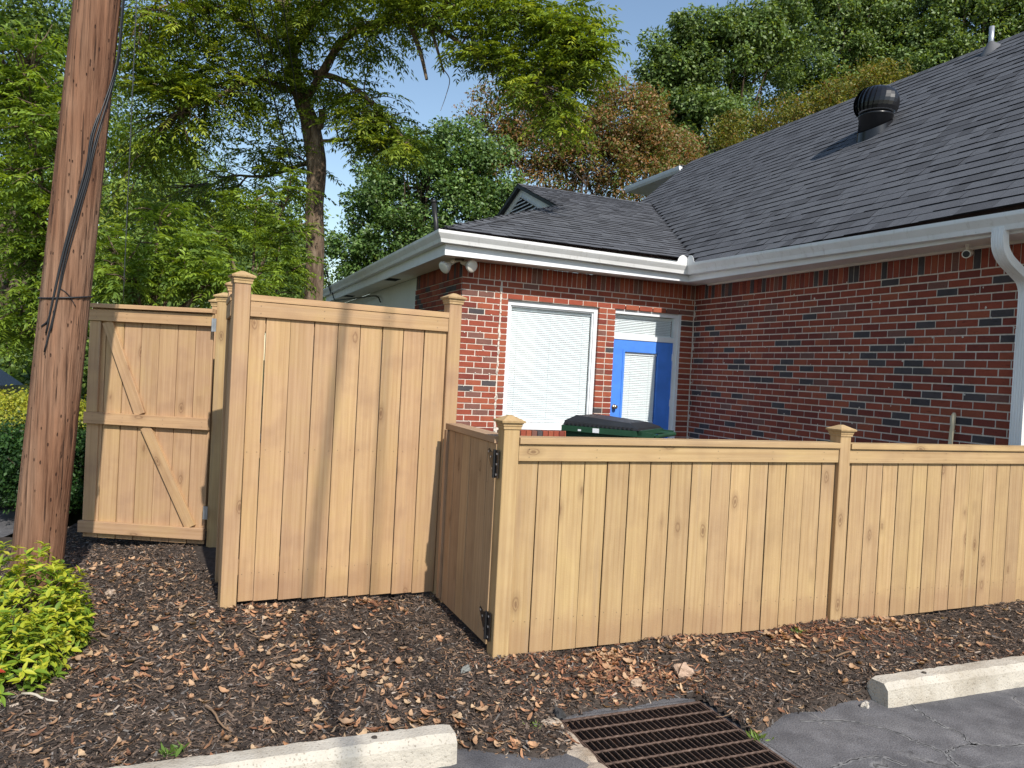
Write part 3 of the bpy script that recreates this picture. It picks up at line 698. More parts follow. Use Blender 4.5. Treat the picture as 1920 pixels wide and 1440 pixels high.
# return of the tall fence going back, and the gate posts behind
PM, PG, P4 = np.array([-1.820,4.985,.17]), np.array([-2.255,5.96,.14]), np.array([-2.53,6.56,.14])
T0C = TAB(.0445,.0445,.18)
DS = unit([PM[0]-T0C[0], PM[1]-T0C[1], 0]); NS = np.array([-DS[1], DS[0], 0])      # outward, to the left
def SAB(a, b, z=0.0): return np.array([T0C[0],T0C[1],0])+DS*a-NS*b+UP*z
post(tf, PM, .425+GZ, DS, NS, M_WOOD)
post(tf, PG, .425+GZ, np.array([1,0,0]), np.array([.05,-1,0]), M_WOOD_L); post(tf, P4, .425+GZ, np.array([1,0,0]), np.array([.05,-1,0]), M_WOOD)
lnS = np.linalg.norm((PM-T0C)[:2])
board_run(tf, SAB, .05, lnS-.045, lambda a: .21, ZT-.05, -.030, NS, M_WOOD)
plank('fascia_board', tf, SAB(.05,-.052,ZT-.083), SAB(lnS-.02,-.052,ZT-.083), .087, .019, NS, M_WOOD)
plank('cap_rail', tf, SAB(.05,-.056,ZT-.019), SAB(lnS-.04,-.056,ZT-.019), .037, .11, NS, M_WOOD)
for z in (.40, 1.82): plank('back_rail', tf, SAB(.05,-.010,z), SAB(lnS-.045,-.010,z), .089, .038, NS, M_WOOD)
dG = unit([P4[0]-PG[0], P4[1]-PG[1], 0]); nG = np.array([-dG[1], dG[0], 0])
def GAB(a, b, z=0.0): return np.array([PG[0],PG[1],0])+dG*a-nG*b+UP*z
board_run(tf, GAB, .05, .61, lambda a: .19, ZT-.05, .0, nG, M_WOOD)

# open tall gate leaf: its braced back faces the camera
AX = np.array([-3.285,5.93,0]); BX = np.array([-2.315,5.875,0]); DGt = unit(BX-AX); NG = np.array([DGt[1], -DGt[0], 0]); LG = np.linalg.norm(BX-AX)
def QAB(a, b, z=0.0): return AX+DGt*a-NG*b+UP*z
tg = thing('tall_gate', 'open tall board gate with diagonal brace standing beside the utility pole', 'gate', QAB(LG/2,0,.15))
zg = .357+GZ
NPg = board_run(tg, QAB, .0, LG, lambda a: .165, zg-.03, .038, NG, M_WOOD, [.118,.262,.404,.546,.690,.832,LG])
plank('cap_rail', tg, QAB(-.02,-.028,zg-.014), QAB(LG+.012,-.028,zg-.014), .032, .10, NG, M_WOOD)
plank('top_rail', tg, QAB(-.005,.0,zg-.085), QAB(LG+.01,.0,zg-.085), .089, .036, NG, M_WOOD)
plank('middle_rail', tg, QAB(-.012,.0,-.525+GZ), QAB(LG+.004,.0,-.525+GZ), .089, .036, NG, M_WOOD)
plank('bottom_rail', tg, QAB(-.02,.0,-1.372+GZ), QAB(LG+.008,.0,-1.372+GZ), .089, .036, NG, M_WOOD)
plank('stile', tg, QAB(.043,.012,-.478+GZ), QAB(.043,.012,zg-.132), .088, .025, NG, M_WOOD); plank('stile', tg, QAB(.046,.030,-1.325+GZ), QAB(.046,.030,-.573+GZ), .10, .007, NG, M_WOOD)
plank('brace', tg, QAB(.135,.013,zg-.135), QAB(.425,.013,-.478+GZ), .082, .025, NG, M_WOOD); plank('brace', tg, QAB(.475,.013,-.574+GZ), QAB(.865,.013,-1.325+GZ), .082, .025, NG, M_WOOD)
nails(tg, [QAB(a,-.0012,z) for z in (zg-.07, zg-.10, -.51+GZ, -.545+GZ) for a in (.06,.3,.62,.93)], NG)
for z in (zg-.12, -1.2+GZ):
    h = MB(); h.box(-.004,.030,-.02,-.014,z-.05,z+.05); h.tube([(.0,-.013,z-.05),(.0,-.013,z+.05)], .008, 8)
    h.build('hinge', M_GALV, tg, frame(QAB(LG+.012,0,0), DGt, -NG, UP))

# low gate between the two fences, hinged at the low fence's corner post
GA_, GB_ = np.array([-.062,4.100,0]), np.array([-.398,4.905,0])
DL = unit(GB_-GA_); NL = np.array([-DL[1], DL[0], 0]); LL = np.linalg.norm(GB_-GA_)
if NL[0] > 0: NL = -NL
def KAB(a, b, z=0.0): return GA_+DL*a-NL*b+UP*z
lg = thing('low_gate', 'shaded low board gate on black hinges between tall and low fence', 'gate', KAB(LL/2,0,.12))
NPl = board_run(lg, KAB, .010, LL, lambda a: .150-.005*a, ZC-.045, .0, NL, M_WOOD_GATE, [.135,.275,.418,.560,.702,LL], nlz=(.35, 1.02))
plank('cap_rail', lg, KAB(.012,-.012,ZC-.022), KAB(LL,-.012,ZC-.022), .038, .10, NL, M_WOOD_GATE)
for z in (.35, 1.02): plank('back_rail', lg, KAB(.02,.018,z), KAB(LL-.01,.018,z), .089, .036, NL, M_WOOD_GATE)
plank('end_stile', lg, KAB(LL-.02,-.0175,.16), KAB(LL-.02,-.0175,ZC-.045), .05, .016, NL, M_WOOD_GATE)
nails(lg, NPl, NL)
for z in (1.125, .255):
    h = MB()
    h.prism([(.0,-.07),(.018,-.075),(.035,-.045),(.105,.045),(.112,.062),(.098,.072),(.06,.055),(.0,.070)], 'y', .001, .005)
    h.box(-.052,-.008,.001,.005,-.075,.075); h.tube([(-.004,.009,-.075),(-.004,.009,.075)], .009, 8)
    for x, zz in ((.095,.055),(.06,.03),(.03,-.03),(-.03,.055),(-.03,-.055),(-.03,0)): h.lathe([(.006,0),(.006,.003),(.002,.004)], 8, (0,0,0)) if False else h.box(x-.005,x+.005,.005,.008,zz-.005,zz+.005,1)
    h.build('hinge', [M_BLACKMETAL, M_GALV], lg, frame(KAB(.012,0,z), DL, NL, UP))

# ------------------------------------------------------------------ utility pole
PB, PT = np.array([-2.752,4.50,0.10]), np.array([-2.20,4.56,9.2])
def pole_c(z): return PB+(PT-PB)*((z-PB[2])/(PT[2]-PB[2]))
def pole_r(z): return .137-.0045*(z-.1)
t = NT('creosote_pole_wood')
g = t.noise(t.coord('Object', (46,46,1.1)), 1, 6, .65, .5); bl = t.noise(t.coord('Object', (3,3,.8)), 1, 4, .6); ck = t.noise(t.coord('Object', (52,52,1.4)), 1, 4, .55, .3)
c = t.ramp(bl, [(.28, (.125,.050,.027)), (.5, (.20,.102,.060)), (.72, (.285,.175,.115))])
c = t.mix(c, t.ramp(g, [(.30, (.38,.31,.28)), (.50, (1,1,1)), (.72, (1.45,1.42,1.38))]), .95, 'MULTIPLY')
lk = t.noise(t.coord('Object', (34,34,.45)), 1, 5, .6, .35)
c = t.mix(c, (.035,.018,.012,1), t.ramp(ck, [(.34, (.9,.9,.9)), (.41, (0,0,0))])); c = t.mix(c, (.03,.015,.010,1), t.ramp(lk, [(.31, (1,1,1)), (.355, (0,0,0))]))
pit_ = t.n('ShaderNodeTexVoronoi', feature='F1'); pit_.inputs['Scale'].default_value = 1; t.l(t.coord('Object', (60,60,20)), pit_.inputs['Vector'])
pk = t.math('MULTIPLY', t.ramp(pit_.outputs['Distance'], [(.18, (1,1,1)), (.26, (0,0,0))]), t.math('GREATER_THAN', t.n_sep(pit_.outputs['Color']), .80))
c = t.mix(c, (.04,.02,.014,1), t.math('MULTIPLY', pk, .85))
t.bump(t.math('SUBTRACT', t.math('ADD', g, t.math('MULTIPLY', ck, .8)), pk), 1.0, .012); M_POLE = t.fin(c, .85, .2)
up_ = thing('utility_pole', 'weathered reddish brown wooden utility pole leaning slightly right', 'utility pole', tuple(PB))
seg, rings = 72, 260; V = []
for i in range(rings+1):
    z = -.1+9.3*i/rings; cc = pole_c(z)
    for k in range(seg):
        a = 2*math.pi*k/seg
        r = pole_r(z)*(1+.010*math.sin(9*a+.7*math.sin(z*1.3))+.008*math.sin(17*a+1.1*math.sin(z*.9))+.010*math.sin(3*a+z*.8))
        cr = math.sin(23*a+2*math.sin(z*.35))
        if cr > .90: r -= .004*(cr-.90)/.1
        V.append((cc[0]+r*math.cos(a), cc[1]+r*math.sin(a), z))
idx = np.arange((rings+1)*seg).reshape(rings+1, seg)
Fq = np.stack([idx[:-1], np.roll(idx,-1,1)[:-1], np.roll(idx,-1,1)[1:], idx[1:]], -1).reshape(-1,4)
mob('shaft', np.array(V), Fq, M_POLE, up_, smooth=True)
# a slack bundle of black cables strapped down the pole
M_CABLE = simple('black_cable', (.018,.019,.022,1), .45, .4, .2)
def on_pole(px, py, off=.012):
    """point of the pole's surface seen at a pixel"""
    r = ray(px, py); best = None
    for s in np.linspace(4.0, 4.8, 400):
        p = r*s/r[1]; p = p+np.array([0,0,GZ]); d = np.hypot(*(p[:2]-pole_c(p[2])[:2]))-pole_r(p[2])-off
        if d <= 0: return p
        if best is None or d < best[0]: best = (d, p)
    return best[1]
cb = thing('cable_bundle', 'black cables strapped slantwise down the utility pole', 'cable', tuple(on_pole(80,640)))
runs = [[(176,250),(164,320),(140,400),(118,480),(100,560),(86,625)],[(177,270),(166,325),(143,405),(120,490),(104,575),(83,660)],[(175,240),(162,310),(137,400),(114,490),(97,570),(90,600),(78,612)],[(178,280),(168,330),(146,410),(123,495),(106,570),(96,620)]]
def behind(z, k): cc = pole_c(z); a = R_(8+6*k); return np.array([cc[0]+(pole_r(z)+.014)*math.cos(a), cc[1]+(pole_r(z)+.014)*math.sin(a), z])
for i, rn in enumerate(runs):
    P = smooth_pts([behind(z, i) for z in (8.0,6.0,4.6,3.7,3.3)]+[on_pole(x, y, .008+.005*(i%2)) for x, y in rn], 6); V, Fc = tube_vf(P, .005 if i < 3 else .003, 7); mob('cable', V, Fc, M_CABLE, cb, smooth=True)
P = []
zz = pole_c(1.9+.12)
for k in range(41):
    a = 2*math.pi*k/40; z = .30+GZ+.02*math.sin(a*1+.5); cc = pole_c(z); P.append((cc[0]+(pole_r(z)+.006)*math.cos(a), cc[1]+(pole_r(z)+.006)*math.sin(a), z))
V, Fc = tube_vf(P, .005, 6); mob('strap', V, Fc, M_CABLE, cb, smooth=True)
V, Fc = tube_vf(smooth_pts([on_pole(x,y,.006) for x,y in ((112,540),(128,552),(142,575))],5), .0022, 5); mob('loose_wire', V, Fc, M_CABLE, cb, smooth=True)
for i, (z, rr) in enumerate(((3.4,.004),)):
    A = np.array([-2.36,4.62,8.4]); B = at(231,562,7.4); P = [A+(B-A)*q+np.array([0,0,-.12*math.sin(math.pi*q)]) for q in np.linspace(0,1,24)]
    V, Fc = tube_vf(P, .0045, 5); o = mob('guy_wire', V, Fc, M_GALV, smooth=True); tag(o, 'thin grey wire hanging straight down behind the open gate', 'wire')
# ------------------------------------------------------------------ brick house
hs = thing('brick_house', 'red brick house with charcoal shingle roof, white gutters and blue door', 'house', (CX, CY, 0), PSI)
HM = WM[hs.name]
def HP(u, w, z):                                   # house coordinates -> world (z above the lot)
    return np.array([CX,CY,0])+D1*u-D2*w+UP*z
H_, PIT = .0698, .2032
ZS = 1.073+GZ; ZSOF = 1.265+GZ
wall1 = MB(); d_ = .012
# front wall W1 (faces the camera), slab behind the bricks, openings left free
UW0, UW1, ZW0, ZW1 = -2.655, -1.426, -.69+GZ, .852+GZ
UD0, UD1, ZD1 = -1.186, -.19, .90+GZ
wall1.box(-3.24, UW0-d_, 0, .12, -.1, ZSOF-.002); wall1.box(UW0-d_, UW1+d_, 0, .12, ZW1+d_, ZSOF-.002); wall1.box(UW0-d_, UW1+d_, 0, .12, -.1, ZW0-.1)
wall1.box(UW1+d_, UD0-d_, 0, .12, -.1, ZSOF-.002); wall1.box(UD0-d_, UD1+d_, 0, .12, ZD1+d_, ZSOF-.002); wall1.box(UD1+d_, 0, 0, .12, -.1, ZSOF-.002)
wf = wall1.build('wall', M_MORTAR, hs, HM); wf['label'] = 'sunlit brick wall with the window and blue door'
LW2 = 4.95
wr = MB().box(0, .12, -LW2, .12, -.1, ZSOF-.002).build('wall', M_MORTAR, hs, HM); wr['label'] = 'shaded brick wall on the right under the eave'
wl = MB().box(-3.24, -3.12, .12, 2.03, -.1, ZSOF-.002).build('wall', M_MORTAR, hs, HM); wl['label'] = 'short brick return at the left corner'
sid = MB(); sid.box(-3.225, -3.12, 2.03, 8.0, -.1, ZSOF-.002)
sd_ = sid.build('wall', M_SIDING, hs, HM); sd_['label'] = 'pale painted panel wall behind the tall fence'
ext = MB(); ext.box(-3.12, 1.0, 7.9, 8.0, -.1, ZSOF); ext.box(.12, 6.0, -LW2, -LW2+.12, -.1, ZSOF); ext.box(.12, 6.0, 4.5, 4.62, -.1, ZSOF); ext.box(5.9, 6.0, -LW2, 4.6, -.1, ZSOF)
ext.prism([(-.2+.5, ZSOF),(6.0, ZSOF),(3.02, 4.30+GZ)], 'y', 4.50, 4.60); ext.prism([(.3, ZSOF),(5.8, ZSOF),(3.02, 4.30+GZ)], 'y', -LW2+.02, -LW2+.12)
ext.build('wall', M_BRICKS[0], hs, HM)

BR = []                                             # (wall, s0, s1, z0, z1, depth, proud)
def course_rows(wall, s0, s1, i0, i1, off, deep=.02, edge=None):
    for i in range(i0, i1):
        zt = ZS-i*H_; z0 = zt-H_+.0062; z1 = zt-.0062
        o_ = ((off+(.5 if i % 2 else 0)) % 1)*PIT+random.uniform(-.006,.006)
        c = [s0]+[x for x in np.arange(s0-PIT+o_, s1, PIT) if s0+.03 < x < s1-.03]+[s1]
        for a, b in zip(c[:-1], c[1:]):
            BR.append((wall, a+.0058, b-.0058, z0, z1, deep))
NC = 37
course_rows('f', -3.249, -2.757, 0, NC, .0)
course_rows('f', -2.745, .0, 0, 3, .35)
for i in range(3, 25):                               # cut bricks either side of the window, stacked half bricks on the pier
    zt = ZS-i*H_
    BR.append(('f', -2.743, UW0-.002, zt-H_+.0062, zt-.0062, .09))
for i in range(3, NC):
    zt = ZS-i*H_; j = random.uniform(-.004,.004)
    BR.append(('f', UW1+.003, -1.312+j, zt-H_+.0062, zt-.0062, .09)); BR.append(('f', -1.302+j, UD0-.003, zt-H_+.0062, zt-.0062, .09))
    BR.append(('f', UD1+.004, -.012, zt-H_+.0062, zt-.0062, .09))
course_rows('f', -2.743, UW1, 27, NC, .2)
course_rows('r', .012, LW2, 0, NC, .72)
course_rows('l', .03, 2.025, 0, NC, .3)
for wl_, a0, a1 in (('f', -3.249, -.004), ('r', .012, LW2), ('l', .03, 2.02)):
    for s in np.arange(a0+.002, a1-.04, .0677):
        BR.append((wl_, s+.004, min(s+.0637, a1), ZS+.006, ZSOF-.003, .02))
for s in np.arange(UW0-.06, UW1+.0, .0735):           # rowlock sill
    BR.append(('sill', s+.004, s+.0695, ZW0-.10, ZW0-.008, .13))
def brick_box(b):
    wl_, s0, s1, z0, z1, dp = b; pr = random.uniform(.003,.007)
    if wl_ == 'f': return (s0, s1, -pr, dp, z0, z1)
    if wl_ == 'sill': return (s0, s1, -.035+random.uniform(-.003,.003), dp-.035, z0, z1)
    if wl_ == 'r': return (-pr, dp, -s1, -s0, z0, z1)
    return (-3.24-pr-.009, -3.24+dp-.02, s0, s1, z0, z1)
def pick(wl_):
    if wl_ in ('f', 'sill'): return np.random.choice(5, p=[.36,.34,.14,.12,.04])
    return np.random.choice(5, p=[.42,.12,.29,.04,.13])
cand = []
for b in BR:
    bx = brick_box(b); m_ = pick(b[0])
    P = [HP(bx[i], bx[2+j], bx[4+k]) for i in (0,1) for j in (0,1) for k in (0,1)]
    px, dep = project(P); ar = (np.ptp(px[:,0])+1)*(np.ptp(px[:,1])+1); c = px.mean(0)
    vis = (-20 < c[0] < 1930) and (440 < c[1] < 830) and not (b[0] == 'l' and c[1] > 600)
    vis = vis and not (c[0] < 860 and b[0] != 'l')
    cand.append((ar if vis else 0, b, bx, m_))
cand.sort(key=lambda q: -q[0])
PAR = {'f': wf, 'sill': wf, 'r': wr, 'l': wl}
bmesh_ = []
for m_ in range(5):                                  # one slightly rounded, chipped brick per clay, unit sized
    vs = []
    for r in range(2):
        rs = np.random.RandomState(m_*7+r); b = MB(); e = .06
        V = []
        for z in (-.5, .5):
            for x, y in ((-.5+e*.3,-.5),(.5-e*.3,-.5),(.5,-.5+e),(.5,.5),(-.5,.5),(-.5,-.5+e)): V.append((x+rs.uniform(-.006,.006), y, z*(1+rs.uniform(-.03,.03))))
        b.add(V, [(5,4,3,2,1,0),(6,7,8,9,10,11)]+[(i,(i+1)%6,6+(i+1)%6,6+i) for i in range(6)])
        vs.append(b)
    bmesh_.append(vs)
def sized_brick(m_, r, sx, sy, sz, key={}):
    k = (m_, r, round(sx,2), round(sy,2), round(sz,2))
    if k not in key:
        b = bmesh_[m_][r]; key[k] = mesh_from('brick', [(v[0]*k[2], v[1]*k[3], v[2]*k[4]) for v in b.V], b.F, M_BRICKS[m_])
    return key[k], k
for ar, b, bx, m_ in cand[:300]:
    L, Wd, Hh = bx[1]-bx[0], bx[3]-bx[2], bx[5]-bx[4]
    c = Vector(((bx[0]+bx[1])/2, (bx[2]+bx[3])/2, (bx[4]+bx[5])/2)); r = random.randrange(2)
    if b[0] == 'r':  # long axis along w, face towards -u
        me, k = sized_brick(m_, r, Wd, L, Hh); rot = Matrix.Rotation(-math.pi/2, 4, 'Z'); sc3 = (Wd/k[2], L/k[3], Hh/k[4])
    else:
        me, k = sized_brick(m_, r, L, Wd, Hh); rot = Matrix.Identity(4); sc3 = (L/k[2], Wd/k[3], Hh/k[4])
    place(bpy.data.objects.new('brick', me), PAR[b[0]], HM @ Matrix.Translation(c) @ rot @ Matrix.Diagonal((*sc3, 1)))
for key, par in (('f', wf), ('r', wr), ('l', wl)):
    mb = MB()
    for ar, b, bx, m_ in cand[300:]:
        if b[0] == key or (key == 'f' and b[0] == 'sill'): mb.box(*bx, m=int(m_))
    tag(mb.build('bricks', M_BRICKS, par, HM), kind='stuff')
# smeared mortar lumps on the joints
mb = MB(); rs = np.random.RandomState(11)
def lump(u, w, z, ax, sx, sz):
    n = 9; P = []
    for k in range(n):
        a = 2*math.pi*k/n; r = 1+rs.uniform(-.35,.35); P.append((sx*r*math.cos(a), sz*r*math.sin(a)))
    V = [(u+p, w, z+q) if ax == 'f' else (u, w+p, z+q) for p, q in P]
    V += [(x+(-.004 if ax != 'f' else 0), y+(-.004 if ax == 'f' else 0), zz) for x, y, zz in [((u+p*.7, w, z+q*.7) if ax == 'f' else (u, w+p*.7, z+q*.7)) for p, q in P]]
    mb.add(V, [tuple(range(n,2*n))]+[(i,(i+1)%n,n+(i+1)%n,n+i) for i in range(n)])
for i in range(70):
    k = rs.randint(0, 24); lump(-.0072, -rs.uniform(.1,5), ZS-k*H_+rs.uniform(-.02,.02), 'r', rs.uniform(.004,.012), rs.uniform(.004,.012))
for i in range(40):
    k = rs.randint(0, 26); lump(rs.uniform(-3.2,-2.72), -.0072, ZS-k*H_+rs.uniform(-.012,.012), 'f', rs.uniform(.004,.011), rs.uniform(.004,.010))
for i in range(26):
    lump(-2.751+rs.uniform(-.006,.006), -.0072, ZS-rs.uniform(0,1.8), 'f', rs.uniform(.008,.018), rs.uniform(.015,.05))
for i in range(30): lump(-.0072, -rs.uniform(.005,.03), ZS-rs.uniform(0,1.9), 'r', rs.uniform(.01,.022), rs.uniform(.015,.05))
tag(mb.build('mortar_smears', M_MORTAR, wf, HM), kind='stuff')

# window
def blinds(parent, u0, u1, z0, z1, w, tilt=62, pitch=.0215):
    b = MB(); z = z0+.03; sw = .025
    while z < z1-.035:
        c, s = math.cos(R_(tilt)), math.sin(R_(tilt))
        b.add([(u0,w-sw/2*c,z-sw/2*s),(u1,w-sw/2*c,z-sw/2*s),(u1,w,z+.0012),(u0,w,z+.0012),(u1,w+sw/2*c,z+sw/2*s),(u0,w+sw/2*c,z+sw/2*s)], [(0,1,2,3),(3,2,4,5)]); z += pitch
    b.box(u0-.004,u1+.004,w-.014,w+.014,z1-.035,z1-.003); b.box(u0,u1,w-.012,w+.012,z0+.004,z0+.02)
    n = 3 if u1-u0 > .8 else 2
    for k in range(n): x = u0+.1+(u1-u0-.2)*k/(n-1); b.tube([(x,w-.014,z0+.01),(x,w-.014,z1-.03)], .0011, 4)
    return b.build('blind', M_BLIND, parent, HM)
wi = MB(); ft = .048
wi.box(UW0-.008, UW0+ft, .032, .085, ZW0, ZW1+.008); wi.box(UW1-ft, UW1+.008, .032, .085, ZW0, ZW1+.008)
wi.box(UW0+ft, UW1-ft, .032, .085, ZW1-.05, ZW1+.008); wi.box(UW0+ft, UW1-ft, .030, .085, ZW0, ZW0+.085)
wi.box(UW0+ft, UW0+ft+.018, .05, .08, ZW0+.085, ZW1-.05); wi.box(UW1-ft-.018, UW1-ft, .05, .08, ZW0+.085, ZW1-.05); wi.box(UW0+ft+.018, UW1-ft-.018, .05, .08, ZW1-.068, ZW1-.05)
win = wi.build('window', M_TRIM, hs, HM); win['label'] = 'white framed window with closed blinds'
MB().box(UW0+ft+.010, UW1-ft-.010, .062, .066, ZW0+.08, ZW1-.055).build('pane', M_GLASS, win, HM)
blinds(win, UW0+ft+.02, UW1-ft-.02, ZW0+.085, ZW1-.07, .10, 62, .0225)
MB().box(UW0-.01, UW1+.01, .20, .22, ZW0-.02, ZW1+.02).build('dark_room_backing', M_DARK, win, HM)  # black sheet stands in for the unlit room behind the blinds
# door with transom
ZDT = .487+GZ; ZD0 = -1.545+GZ
dr = MB()
dr.box(UD0-.008, UD0+.012, .028, .10, ZD0, ZD1+.008); dr.box(UD1-.032, UD1+.008, .012, .10, ZD0, ZD1+.008); dr.box(UD1-.082, UD1-.032, .030, .10, ZD0, ZD1)
dr.box(UD0+.012, UD1-.082, .024, .10, ZD1-.085, ZD1+.008); dr.box(UD0+.012, UD1-.082, .034, .10, ZDT+.004, ZDT+.062); dr.box(UD0-.008, UD1+.008, .0, .14, ZD0-.04, ZD0)
fr = dr.build('door_frame', M_TRIM, hs, HM)
MB().box(UD0+.012, UD1-.082, .058, .062, ZDT+.062, ZD1-.085).build('transom_pane', M_GLASS, fr, HM)
blinds(fr, UD0+.016, UD1-.09, ZDT+.062, ZD1-.088, .10, 55)
MB().box(UD0, UD1, .24, .26, ZD0, ZD1).build('dark_room_backing', M_DARK, fr, HM)  # another black sheet, coloured for the darkness of the room inside
GU0, GU1, GZ0, GZ1 = -.994, -.495, -.577+GZ, .335+GZ
db = MB(); a0, a1 = UD0+.013, UD1-.084
db.box(a0, GU0, .044, .085, ZD0+.008, ZDT); db.box(GU1, a1, .044, .085, ZD0+.008, ZDT); db.box(GU0, GU1, .044, .085, GZ1, ZDT); db.box(GU0, GU1, .044, .085, ZD0+.008, GZ0)
for x0, x1, z0, z1 in ((GU0-.03,GU0,GZ0-.03,GZ1+.03),(GU1,GU1+.03,GZ0-.03,GZ1+.03),(GU0,GU1,GZ1,GZ1+.03),(GU0,GU1,GZ0-.03,GZ0)): db.box(x0,x1,.036,.0435,z0,z1)
dd = db.build('door', M_BLUE, hs, HM); dd['label'] = 'bright blue door with a blind behind its glass'
MB().box(GU0, GU1, .060, .064, GZ0, GZ1).build('pane', M_GLASS, dd, HM)
blinds(dd, GU0+.01, GU1-.01, GZ0, GZ1, .076, 64, .0225)
kn = MB(); kz = -.376+GZ; ku = -1.112
kn.tube([(ku,.044,kz),(ku,.036,kz)], [.033,.033], 16); kn.tube([(ku,.036,kz),(ku,.012,kz),(ku,-.002,kz),(ku,-.012,kz),(ku,-.016,kz)], [.012,.014,.027,.025,.012], 16)
kn.build('knob', M_CHROME, dd, HM, smooth=True)
hg = MB()
for z in (.3,-.3,-.95): hg.tube([(UD1-.086,.040,z+GZ-.045),(UD1-.086,.040,z+GZ+.045)], .007, 8)
hg.build('hinge', M_TRIM, dd, HM)

# soffits, fascia, gutters
so_ = MB(); so_.box(-3.56,-.34,-.33,-.001,ZSOF,ZSOF+.01); so_.box(-3.56,-3.226,-.001,8.0,ZSOF,ZSOF+.01)
sof = so_.build('soffit', M_SOFFIT, hs, HM)
for w_ in (2.64, 6.06): MB().box(-3.53,-3.36,w_-.17,w_+.17,ZSOF-.004,ZSOF-.0005).build('soffit_vent', M_DARK, sof, HM)
sp = MB(); sp.box(-.34,-.001,-LW2-.3,-.001,ZSOF,ZSOF+.01); s2 = sp.build('soffit', M_PERF, hs, HM); s2['label'] = 'perforated soffit over the shaded wall'
MB().box(-.035,-.010,-LW2,-.30,ZSOF-.024,ZSOF-.001).build('soffit_trim', M_SOFFIT, s2, HM)
fa = MB(); fa.box(-3.58,-.34,-.352,-.332,ZSOF-.012,1.50+GZ); fa.box(-3.58,-3.56,-.332,8.0,ZSOF-.012,1.50+GZ); fa.box(-.362,-.342,-LW2-.3,-.352,ZSOF-.012,1.43+GZ)
fsc = fa.build('fascia', M_TRIM, hs, HM)
sf = MB(); sf.box(-3.586,-.36,-.3515,-.331,1.5005+GZ,1.545+GZ); sf.box(-3.586,-3.561,-.33,8.0,1.5005+GZ,1.535+GZ); sf.box(-.3615,-.341,-LW2-.3,-.36,1.4305+GZ,1.507+GZ); sf.build('drip_edge', simple('brown_black_drip_edge', (.03,.018,.016,1), .7, .2), fsc, HM)
prof = [(0,0),(.068,0),(.072,.014),(.080,.040),(.103,.074),(.116,.094),(.118,.104),(.118,.128),(.104,.130),(.104,.122),(.110,.120),(.110,.106),(.097,.080),(.074,.045),(.066,.018),(.062,.006),(.006,.006),(.006,.112),(0,.112)]
path = [((-3.582,8.0),(-1,0),1.372),((-3.582,-.354),(-1,-1),1.378),((-.364,-.354),(-1,-1),1.335),((-.364,-2.5),(-1,0),1.308),((-.364,-LW2-.3),(-1,0),1.262)]
V = []; k = len(prof)
for (u,w_),(nx,ny),zb in path:
    for o_, z in prof: V.append((u+nx*o_, w_+ny*o_, zb+z+GZ))
Fc = [(i*k+q, i*k+(q+1)%k, (i+1)*k+(q+1)%k, (i+1)*k+q) for i in range(len(path)-1) for q in range(k)]+[tuple(range(k)), tuple(range((len(path)-1)*k, len(path)*k))]
gut = mob('gutter', V, Fc, M_WHITE, hs, HM)
sg = MB(); zb = 1.335+.125+GZ; n = 12
def splash(ax):
    P = [(-.012,0)]+[(.155*i/n, .010+.088*math.sin(math.pi*min(1,(i/n)*.98+.10))**.55) for i in range(n+1)]+[(.16,0)]
    return P
P = splash(0); c0 = (-.364-.115, -.354-.115)
sg.prism([(c0[0]-p, zb+q) for p, q in P], 'y', c0[1]-.003, c0[1]+.001); sg.prism([(c0[1]-p, zb-.002+q) for p, q in P], 'x', c0[0]-.003, c0[0]+.001)
sg.build('splash_guard', M_WHITE, gut, HM)
# downspout
def rect_sweep(P, hx, hy, mats, name, parent):
    """ribbed rectangular pipe; P in house coordinates, bending in the u-z plane"""
    P = np.array(P, float); T = np.gradient(P, axis=0); sec = []
    for s in (1,-1):
        for q in np.linspace(-1, 1, 13)[:-1]: sec.append((q*s, -s, 'y'))
    ring = []
    N = 14
    for q in range(N): ring.append((-hx, -hy+2*hy*q/N, 1))
    for q in range(N): ring.append((-hx+2*hx*q/N, hy, 2))
    for q in range(N): ring.append((hx, hy-2*hy*q/N, 1))
    for q in range(N): ring.append((hx-2*hx*q/N, -hy, 2))
    V = []
    for p, t_ in zip(P, T):
        t_ = t_/np.linalg.norm(t_); nx = np.array([-t_[2], 0, t_[0]]); nx = nx if nx[0] > 0 else -nx
        for i, (a, b, sd2) in enumerate(ring):
            rib = -.0022 if (i % N) % 3 == 1 else 0
            if sd2 == 1: a = a+(rib if a > 0 else -rib)
            else: b = b+(rib if b > 0 else -rib)
            V.append(p+nx*a+np.array([0,1.0,0])*b)
    k = len(ring); Fc = [(i*k+q, i*k+(q+1)%k, (i+1)*k+(q+1)%k, (i+1)*k+q) for i in range(len(P)-1) for q in range(k)]+[tuple(range(k)), tuple(range((len(P)-1)*k, len(P)*k))]
    return mob(name, V, Fc, mats, parent, HM)
wd_ = -4.46
PD = smooth_pts([(-.415,wd_,1.30+GZ),(-.415,wd_,1.20+GZ),(-.395,wd_,1.13+GZ),(-.33,wd_,1.06+GZ),(-.20,wd_,.985+GZ),(-.115,wd_,.93+GZ),(-.075,wd_,.86+GZ),(-.066,wd_,.78+GZ)], 6)
PD = np.vstack([PD, [(-.066,wd_,.55+GZ),(-.066,wd_,.534+GZ)]])
ds = rect_sweep(PD, .034, .048, M_WHITE, 'downspout', hs)
rect_sweep([(-.066,wd_,.548+GZ),(-.066,wd_,-.5+GZ),(-.066,wd_,-1.2+GZ),(-.066,wd_,-1.45+GZ)], .036, .050, M_WHITE, 'lower_pipe', ds)
elb = MB()
for q in range(5):
    a = q*.2; p = PD[int(14+q*2.2)]; elb.box(p[0]-.02,p[0]+.02,wd_-.0505,wd_+.0505,p[2]-.002,p[2]+.002)
